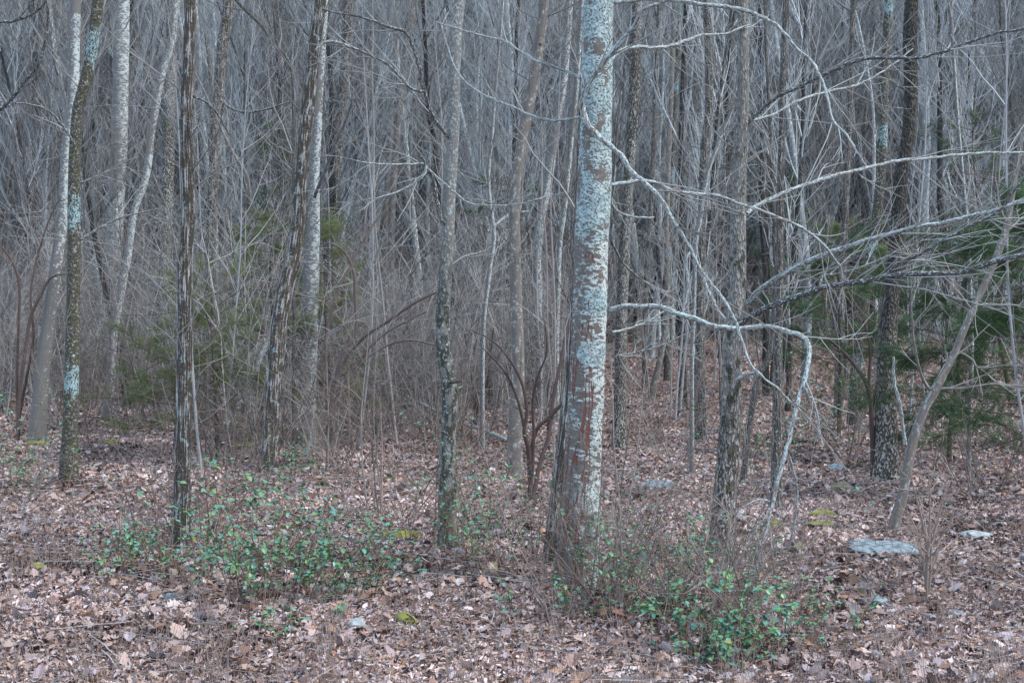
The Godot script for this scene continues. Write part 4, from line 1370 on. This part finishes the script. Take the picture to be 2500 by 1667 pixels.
func floor_cover(ground: Node3D) -> void:
	var big := []
	for i in 6:
		big.append(oak_leaf(i))
	var small := []
	for i in 8:
		small.append(scrap(i).mesh(M.leaf))
	# the largest leaves in view, one by one, on the ground
	var tones := [lin(0.36, 0.24, 0.2), lin(0.42, 0.31, 0.27), lin(0.24, 0.13, 0.09), lin(0.36, 0.21, 0.14), lin(0.31, 0.23, 0.23), lin(0.16, 0.1, 0.085), lin(0.4, 0.31, 0.275)]
	var shapes := []
	for i in 28:
		var src: MB = big[i % 6]
		var mb := MB.new()
		mb.v = src.v.duplicate()
		mb.n = src.n
		mb.uv = src.uv
		mb.ix = src.ix
		var tone: Color = tones[i % 7] * rf(0.8, 1.15)
		for c in src.c:
			mb.c.append(Color(tone.r * c.r, tone.g * c.g, tone.b * c.b))
		shapes.append(mb.mesh(M.leaf))
	for i in 290:
		var sx := rf(-30, 2530)
		# more of the big leaves on the left and in front of the green shrubs
		if sx > 1500 and rng.randf() < 0.45:
			sx -= 1300
		var sy := lerpf(1690, 1330, pow(rng.randf(), 1.25))
		if rng.randf() < 0.25:
			sx = rf(250, 1000)
			sy = rf(1400, 1560)
		var p := spot(sx, sy)
		var lf := part("oak_leaf", shapes[rng.randi() % 28], ground)
		lf.transform = lying(p + Vector3(0, 0.016 + rng.randf() * 0.02, 0), rf(0.07, 0.135), 0.36)
	# the rest
	var bw := [[], [], [], [], [], []]
	var bt := [[], [], [], [], [], []]
	var sw := [[], [], [], [], [], [], [], []]
	var stt := [[], [], [], [], [], [], [], []]
	var patch := fnl(41, 0.35, 2)
	for band in [[5.3, 9.0, 62000, 0.014, 0.048], [9.0, 14.0, 60000, 0.024, 0.06], [14.0, 24.0, 46000, 0.045, 0.085], [24.0, 45.0, 40000, 0.07, 0.13], [45.0, 80.0, 22000, 0.13, 0.22]]:
		for i in int(band[2]):
			var d := sqrt(lerpf(band[0] * band[0], band[1] * band[1], rng.randf()))
			var x := rf(-1, 1) * (0.375 * d + 0.8)
			var p := on_ground(x, -d)
			var k := rng.randi() % 8
			p.y += rng.randf() * rng.randf() * 0.045
			sw[k].append(lying(p, rf(band[3], band[4]), 0.6))
			var c := litter_color() * (1.0 + 0.8 * patch.get_noise_2d(x, d))
			c.a = 1.0
			stt[k].append(c)
	for band in [[5.3, 10.0, 2700], [10.0, 20.0, 6500], [20.0, 40.0, 6000]]:
		for i in int(band[2]):
			var d := sqrt(lerpf(band[0] * band[0], band[1] * band[1], rng.randf()))
			var x := rf(-1, 1) * (0.375 * d + 0.8)
			if patch.get_noise_2d(x * 0.7 + 50.0, d * 0.7) < -0.1 and rng.randf() < 0.7:
				continue
			var p := on_ground(x, -d)
			p.y += 0.012 + rng.randf() * 0.025
			var k := rng.randi() % 6
			bw[k].append(lying(p, rf(0.05, 0.115), 0.4))
			var c := litter_color() * 0.95
			c.a = 1.0
			bt[k].append(c)
	for k in 8:
		many("leaf_litter", small[k], sw[k], stt[k], ground)
	for k in 6:
		many("leaf_litter", big[k].mesh(M.leaf), bw[k], bt[k], ground)
	for q in feet:
		for i in 40:
			var a := rf(0, TAU)
			var f: float = q[1] * rf(1.0, 2.6) + 0.02
			var p: Vector3 = q[0] + Vector3(cos(a) * f, 0, sin(a) * f)
			p.y = gh(p.x, p.z) + rf(0.01, 0.05)
			var k := rng.randi() % 8
			sw[k].append(lying(p, rf(0.03, 0.075), 0.7))
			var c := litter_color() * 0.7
			c.a = 1.0
			stt[k].append(c)
	for q in stones:
		for i in 34:
			var a := rf(0, TAU)
			var f := rf(0.92, 1.3)
			var p: Vector3 = q[0] + Vector3(cos(a) * q[1] * f, 0, sin(a) * q[2] * f)
			p.y = gh(p.x, p.z) + rf(0.01, 0.045)
			var k := rng.randi() % 8
			sw[k].append(lying(p, rf(0.03, 0.07), 0.5))
			stt[k].append(litter_color())
	# dry stalks, straws and twigs among the leaves
	var st := MB.new()
	for k in 5:
		var a := rf(0, TAU)
		grow(st, Vector3(cos(a), 0, sin(a)) * 0.05, Vector3(rf(-0.4, 0.4), 1, rf(-0.4, 0.4)), rf(0.12, 0.3), 0.0018, 0.0008, 3, 4, 0.12, 0.0, lin(0.2, 0.155, 0.14) * rf(0.6, 1.4))
	var sticks := MB.new()
	grow(sticks, Vector3(-0.5, 0, 0), Vector3.RIGHT, 1.0, 0.012, 0.006, 4, 6, 0.14, 0.0, Color.WHITE)
	var t1 := []
	var t2 := []
	var c2 := []
	for i in 900:
		var d := sqrt(lerpf(30.0, 260.0, rng.randf() * rng.randf()))
		t1.append(Transform3D(Basis(Vector3.UP, rf(0, TAU)).scaled(Vector3.ONE * rf(0.5, 1.4)), on_ground(rf(-1, 1) * (0.375 * d + 0.5), -d)))
	for i in 2600:
		var d := sqrt(lerpf(30.0, 1100.0, pow(rng.randf(), 1.6)))
		var p := on_ground(rf(-1, 1) * (0.375 * d + 0.5), -d)
		p.y += 0.025
		var l := rf(0.08, 0.4) * (1.0 + d * 0.03)
		t2.append(Transform3D((Basis(Vector3.UP, rf(0, TAU)) * Basis(Vector3.BACK, rf(-0.2, 0.2))).scaled(Vector3(l, l * 0.5, l * 0.5)), p))
		var g := lin(0.3, 0.28, 0.27) * rf(0.4, 1.5)
		g.a = 1.0
		c2.append(g)
	var gw := []
	for i in 1500:
		var d := rf(11.0, 34.0)
		var x := rf(-1, 1) * 0.375 * d
		if patch.get_noise_2d(x * 1.5 + 9.0, d * 1.5) < 0.12:
			continue
		var g := rf(0.03, 0.055) * (0.7 + d * 0.02)
		gw.append(Transform3D((Basis(Vector3.UP, rf(0, TAU)) * Basis(Vector3.RIGHT, rf(-0.6, 0.6))).scaled(Vector3(g, g, g)), on_ground(x, -d) + Vector3(0, rf(0.03, 0.3), 0)))
	many("seedling_leaves", leaf_meshes[0], gw, [], ground)
	many("dry_stalks", st.mesh(M.twig), t1, [], ground)
	many("fallen_twigs", sticks.mesh(M.twig), t2, c2, ground)


func make_ground() -> Node3D:
	var m := MB.new()
	var rows := []
	var d := -12.0
	while d < 330.0:
		rows.append(d)
		d += 0.35 if d < 16.0 else lerpf(0.5, 9.0, clampf((d - 16.0) / 200.0, 0, 1))
	var cols := 90
	for r in rows:
		var half := 14.0 + maxf(0.0, r) * 0.75
		for k in cols + 1:
			var x := lerpf(-half, half, float(k) / cols)
			m.v.append(Vector3(x, gh(x, -r), -r))
			m.n.append(Vector3.UP)
			m.uv.append(Vector2(x, -r))
			m.c.append(Color.WHITE)
	for i in rows.size() - 1:
		for k in cols:
			var a := i * (cols + 1) + k
			m.ix.append_array([a, a + cols + 1, a + cols + 2, a, a + cols + 2, a + 1])
	var t := NoiseTexture2D.new()
	t.width = 512
	t.height = 512
	t.seamless = true
	var f := fnl(19, 0.09, 1, FastNoiseLite.TYPE_CELLULAR)
	f.cellular_return_type = FastNoiseLite.RETURN_CELL_VALUE
	f.cellular_jitter = 1.0
	f.domain_warp_enabled = true
	f.domain_warp_amplitude = 9.0
	f.domain_warp_frequency = 0.05
	t.noise = f
	var g := Gradient.new()
	g.offsets = PackedFloat32Array([0.0, 0.3, 0.55, 0.8, 1.0])
	g.colors = PackedColorArray([lin(0.05, 0.04, 0.035).linear_to_srgb(), lin(0.14, 0.09, 0.07).linear_to_srgb(), lin(0.22, 0.15, 0.12).linear_to_srgb(), lin(0.34, 0.26, 0.22).linear_to_srgb(), lin(0.46, 0.38, 0.33).linear_to_srgb()])
	t.color_ramp = g
	var mat := StandardMaterial3D.new()
	mat.albedo_texture = t
	mat.albedo_color = Color(0.9, 0.88, 0.88)
	mat.uv1_scale = Vector3(0.4, 0.4, 1)
	mat.roughness = 1.0
	mat.metallic_specular = 0.1
	var o := part("ground", m.mesh(mat), self, "structure")
	return o


# ---------------------------------------------------------------- stones, logs, moss
func rock(called: String, label: String, category: String, x: float, y: float, sx: float, sy: float, sz: float, mat: Material, yaw := 0.0, tilt := 0.0, sink := 0.35) -> void:
	var m := MB.new()
	var planes := []
	for k in 9:
		planes.append([rdir(), rf(0.5, 0.85)])
	var nu := 22
	var nv := 13
	var off := rf(0, 100)
	for j in nv + 1:
		for i in nu + 1:
			var ph := PI * j / nv
			var th := TAU * i / nu
			var p := Vector3(sin(ph) * cos(th), cos(ph), sin(ph) * sin(th))
			var r := 1.0
			for q in planes:
				var c: float = p.dot(q[0])
				if c > 0.05:
					r = minf(r, q[1] / c)
			r *= 1.0 + 0.12 * lump.get_noise_3d(p.x * 40.0 + off, p.y * 40.0, p.z * 40.0)
			m.v.append(Vector3(p.x * sx, p.y * sy, p.z * sz) * r)
			m.uv.append(Vector2.ZERO)
			m.c.append(Color.WHITE)
	for j in nv:
		for i in nu:
			var a := j * (nu + 1) + i
			m.ix.append_array([a, a + 1, a + nu + 2, a, a + nu + 2, a + nu + 1])
	var fm := MB.new()
	for k in range(0, m.ix.size(), 3):
		var q := [m.v[m.ix[k]], m.v[m.ix[k + 1]], m.v[m.ix[k + 2]]]
		if (q[1] - q[0]).cross(q[2] - q[0]).length() > 1e-9:
			fm.face(q, Color.WHITE)
	var me := fm.mesh(mat)
	var o := part(called, me, self)
	var foot := spot(x, y)
	o.position = foot + Vector3(0, sy * (0.85 - 2.0 * sink), 0)
	stones.append([foot, sx, sz])
	o.rotation = Vector3(tilt, yaw, rf(-0.06, 0.06))
	tag(o, label, category)


func fallen(called: String, label: String, category: String, px: Array, d: float, dd: float, kind: String, sprigs := 0) -> void:
	var tr := trace(px, d, dd, 0.01)
	var foot: Vector3 = tr[0][0]
	foot.y = gh(foot.x, foot.z)
	var o := base(called, label, category, foot)
	var sm := soft(tr[0], tr[1], 0.1)
	var m := MB.new()
	m.tube(sm[0], sm[1], 9, Color.WHITE, false, lump, 0.15)
	part("stem", m.mesh(M[kind], foot), o)
	if sprigs:
		var tw := MB.new()
		twigs(tw, sm, sprigs, 0.4, 0.008, 0.3, 1.0, 1, lin(0.3, 0.3, 0.3), 0.02, 3, 0.002)
		part("twigs", tw.mesh(M.twig, foot), o, "stuff")


func flat_log(called: String, label: String, x0: float, y0: float, x1: float, y1: float, w: float, kind: String) -> void:
	var a := spot(x0, y0)
	var b := spot(x1, y1)
	var r := w / F * -a.z * 0.5
	a.y += r * 0.8
	b.y += r * 0.8
	var pts := PackedVector3Array()
	var rad := PackedFloat32Array()
	for k in 7:
		var p := a.lerp(b, k / 6.0)
		p.y = maxf(p.y, gh(p.x, p.z) + r * 0.7)
		pts.append(p + rdir() * r * 0.4)
		rad.append(r * (1.0 - 0.4 * k / 6.0))
	var sm := soft(pts, rad, 0.1)
	var m := MB.new()
	m.tube(sm[0], sm[1], 9, Color.WHITE, false, lump, 0.2)
	var o := part(called, m.mesh(M[kind], a), self)
	o.position = a
	tag(o, label, "log")


func details() -> void:
	rock("flat_rock", "large flat blue-grey slab lying in leaves below the leaning tan sapling", "rock", 2188, 1352, 0.39, 0.06, 0.24, M.stone, 0.1, 0.1, 0.16)
	rock("flat_rock", "low grey stone touching the left end of the large flat slab", "rock", 2112, 1335, 0.15, 0.06, 0.13, M.stone, 0.5, 0.1, 0.22)
	rock("flat_rock", "grey slab between thickest tree and ridged oak", "rock", 1592, 1190, 0.28, 0.065, 0.16, M.stone, -0.5, 0.13, 0.25)
	rock("rock", "pointed grey stone in leaves left of the lone fine-twigged shrub", "rock", 2135, 1475, 0.13, 0.05, 0.07, M.stone, -0.6, 0.1, 0.3)
	rock("rock", "small bluish stone in the leaves, farthest right of the bare floor", "rock", 2330, 1508, 0.075, 0.04, 0.05, M.stone, -0.3, 0.1, 0.3)
	rock("rock", "tiny bluish stone in the leaves near the lower right", "rock", 2112, 1592, 0.045, 0.025, 0.035, M.stone, 0.2, 0.1, 0.3)
	rock("rock", "blue-grey stone in front of the stout scaly trunk", "rock", 2043, 1148, 0.19, 0.075, 0.14, M.stone, 0.3, 0.1, 0.3)
	rock("rock", "pale stone at the right foot of the leaning tan sapling", "rock", 2385, 1312, 0.15, 0.05, 0.11, M.white_stone, 0.3, 0.1, 0.35)
	rock("rock", "brown stone between the two blue-grey stones on the right", "rock", 2056, 1195, 0.16, 0.06, 0.1, M.mossy_stone, 0.0, 0.1, 0.3)
	rock("mossy_rock", "rounded mossy stone right of the drooping white branch's tip", "rock", 1945, 1350, 0.1, 0.07, 0.08, M.mossy_stone, 0.0, 0.0, 0.3)
	rock("rock", "angular whitish stone in leaves below the left green row", "rock", 872, 1540, 0.075, 0.06, 0.06, M.white_stone, 0.4, 0.1, 0.3)
	rock("bark_chunk", "curled dark grey piece of wood below the black and white streaked trunk", "wood", 415, 1468, 0.055, 0.04, 0.06, M.stone, 0.4, 0.4, 0.3)
	for q in [["bright moss cushion behind the rounded mossy stone", 2010, 1288, 0.17, 0.09], ["thin moss streak above the bright moss cushion", 2005, 1262, 0.14, 0.06], ["small moss patch left of the bright moss cushion", 1892, 1286, 0.07, 0.05],
			["yellow-green moss patch below the crooked tree's left side", 960, 1312, 0.26, 0.08], ["small yellow moss patch right of the angular whitish stone", 985, 1522, 0.09, 0.05], ["moss around the foot of the grey leaning tree", 90, 1085, 0.2, 0.14],
			["mossy ground below the leaning grey pole", 600, 1092, 0.5, 0.12], ["moss patch right of the mossy tree with lichen collars", 268, 1085, 0.16, 0.08], ["dark moss patch on the bare leaves lower left", 90, 1392, 0.08, 0.05]]:
		rock("moss_patch", q[0], "moss", q[1], q[2], q[3], 0.05, q[4] * 1.3, M.moss_mat, rf(-0.4, 0.4), 0.0, 0.25)
	fallen("leaning_pole", "broken grey pole leaning right, its foot left of the dark bent trunk", "pole",
		[508, 1106, 12, 542, 1055, 13, 583, 990, 13, 607, 947, 12, 640, 866, 11, 661, 817, 9, 676, 770, 6], ground_depth(508, 1106), 0.4, "limb", 3)
	fallen("fallen_pole", "long pale fallen pole slanting down to the smooth grey trunk's foot", "log",
		[1240, 1076, 10, 1180, 1050, 9, 1120, 1031, 9, 1040, 990, 7, 952, 947, 5, 900, 915, 4], ground_depth(1240, 1085), 3.5, "limb", 4)
	flat_log("fallen_log", "grey stick lying level under the long pale fallen pole", 1240, 1075, 1110, 1066, 9, "dead")
	flat_log("fallen_log", "dark broken log slanting behind the leaning tan sapling", 2300, 1025, 2375, 975, 30, "dark")
	flat_log("fallen_log", "short mossy log behind the drooping white branch", 1922, 1086, 1978, 1082, 16, "moss")
	flat_log("fallen_log", "dark fallen branch at the left edge behind the curved shrub", -20, 945, 70, 970, 14, "dark")
	flat_log("fallen_log", "second dark fallen branch at the left edge, below the other", -20, 968, 30, 962, 12, "dark")
	flat_log("fallen_log", "grey branch on the leaves left of the ridged oak", 1640, 1096, 1760, 1103, 9, "dead")
	flat_log("fallen_log", "thin branch on the leaves right of the moss cushion", 2100, 1230, 2190, 1240, 7, "dark")
	flat_log("fallen_log", "dark branch on the leaves before the dark cedar", 2270, 1170, 2370, 1180, 11, "dark")
	flat_log("fallen_log", "thin branch on the open floor right of the fine-twigged shrub", 2380, 1388, 2450, 1402, 6, "dark")
	# a tuft of grass
	var gt := MB.new()
	for k in 40:
		var a := rf(0, TAU)
		var o1 := Vector3(cos(a), 0, sin(a))
		gt.blade(o1 * rf(0, 0.05), o1 * rf(0.08, 0.24) + Vector3(0, rf(0.06, 0.17), 0), 0.003, lin(0.05, 0.14, 0.06) * rf(0.7, 1.5))
	var tuft := part("grass_tuft", gt.mesh(M.needles), self)
	tuft.position = spot(1012, 1192)
	tag(tuft, "small tuft of green grass left of the crooked tree", "grass tuft")


# ---------------------------------------------------------------- everything
func _ready() -> void:
	var cam := Camera3D.new()
	cam.name = "camera"
	cam.position = Vector3(0, EYE, 0)
	cam.fov = rad_to_deg(2.0 * atan(833.5 / F))
	cam.near = 0.1
	cam.far = 600.0
	add_child(cam)
	cam.current = true

	var sky := ProceduralSkyMaterial.new()
	sky.sky_top_color = Color(0.76, 0.87, 1.0)
	sky.sky_horizon_color = Color(0.82, 0.91, 1.0)
	sky.sky_curve = 0.3
	sky.ground_bottom_color = Color(0.2, 0.17, 0.15)
	sky.ground_horizon_color = Color(0.4, 0.38, 0.37)
	var env := Environment.new()
	env.background_mode = Environment.BG_SKY
	env.sky = Sky.new()
	env.sky.sky_material = sky
	env.background_energy_multiplier = 0.72
	env.tonemap_mode = Environment.TONE_MAPPER_LINEAR
	env.tonemap_exposure = 2.8
	env.fog_enabled = true
	env.fog_density = 0.00012
	env.fog_light_color = Color(0.8, 0.89, 1.0)
	env.sdfgi_enabled = true
	env.ssao_enabled = true
	env.ssil_enabled = true
	var we := WorldEnvironment.new()
	we.name = "world_environment"
	we.environment = env
	add_child(we)
	var sun := DirectionalLight3D.new()
	sun.name = "sun"
	sun.light_energy = 0.5
	sun.light_color = Color(1.0, 0.98, 0.95)
	sun.light_angular_distance = 10.0
	sun.shadow_enabled = true
	sun.rotation_degrees = Vector3(-48, 66, 0)
	add_child(sun)

	rng.seed = 20240
	lump.seed = 12
	lump.frequency = 0.03
	bumps.seed = 4
	bumps.frequency = 0.04
	bumps.fractal_octaves = 3
	var t0 := Time.get_ticks_msec()
	materials()
	print("materials ", Time.get_ticks_msec() - t0)
	var ground := make_ground()
	named_trees()
	print("named ", Time.get_ticks_msec() - t0)
	far_trees()
	print("far ", Time.get_ticks_msec() - t0)
	saplings()
	cedars()
	undergrowth()
	shrubs()
	print("undergrowth ", Time.get_ticks_msec() - t0)
	evergreens()
	details()
	floor_cover(ground)
	print("floor ", Time.get_ticks_msec() - t0)
	print("all ", Time.get_ticks_msec() - t0)
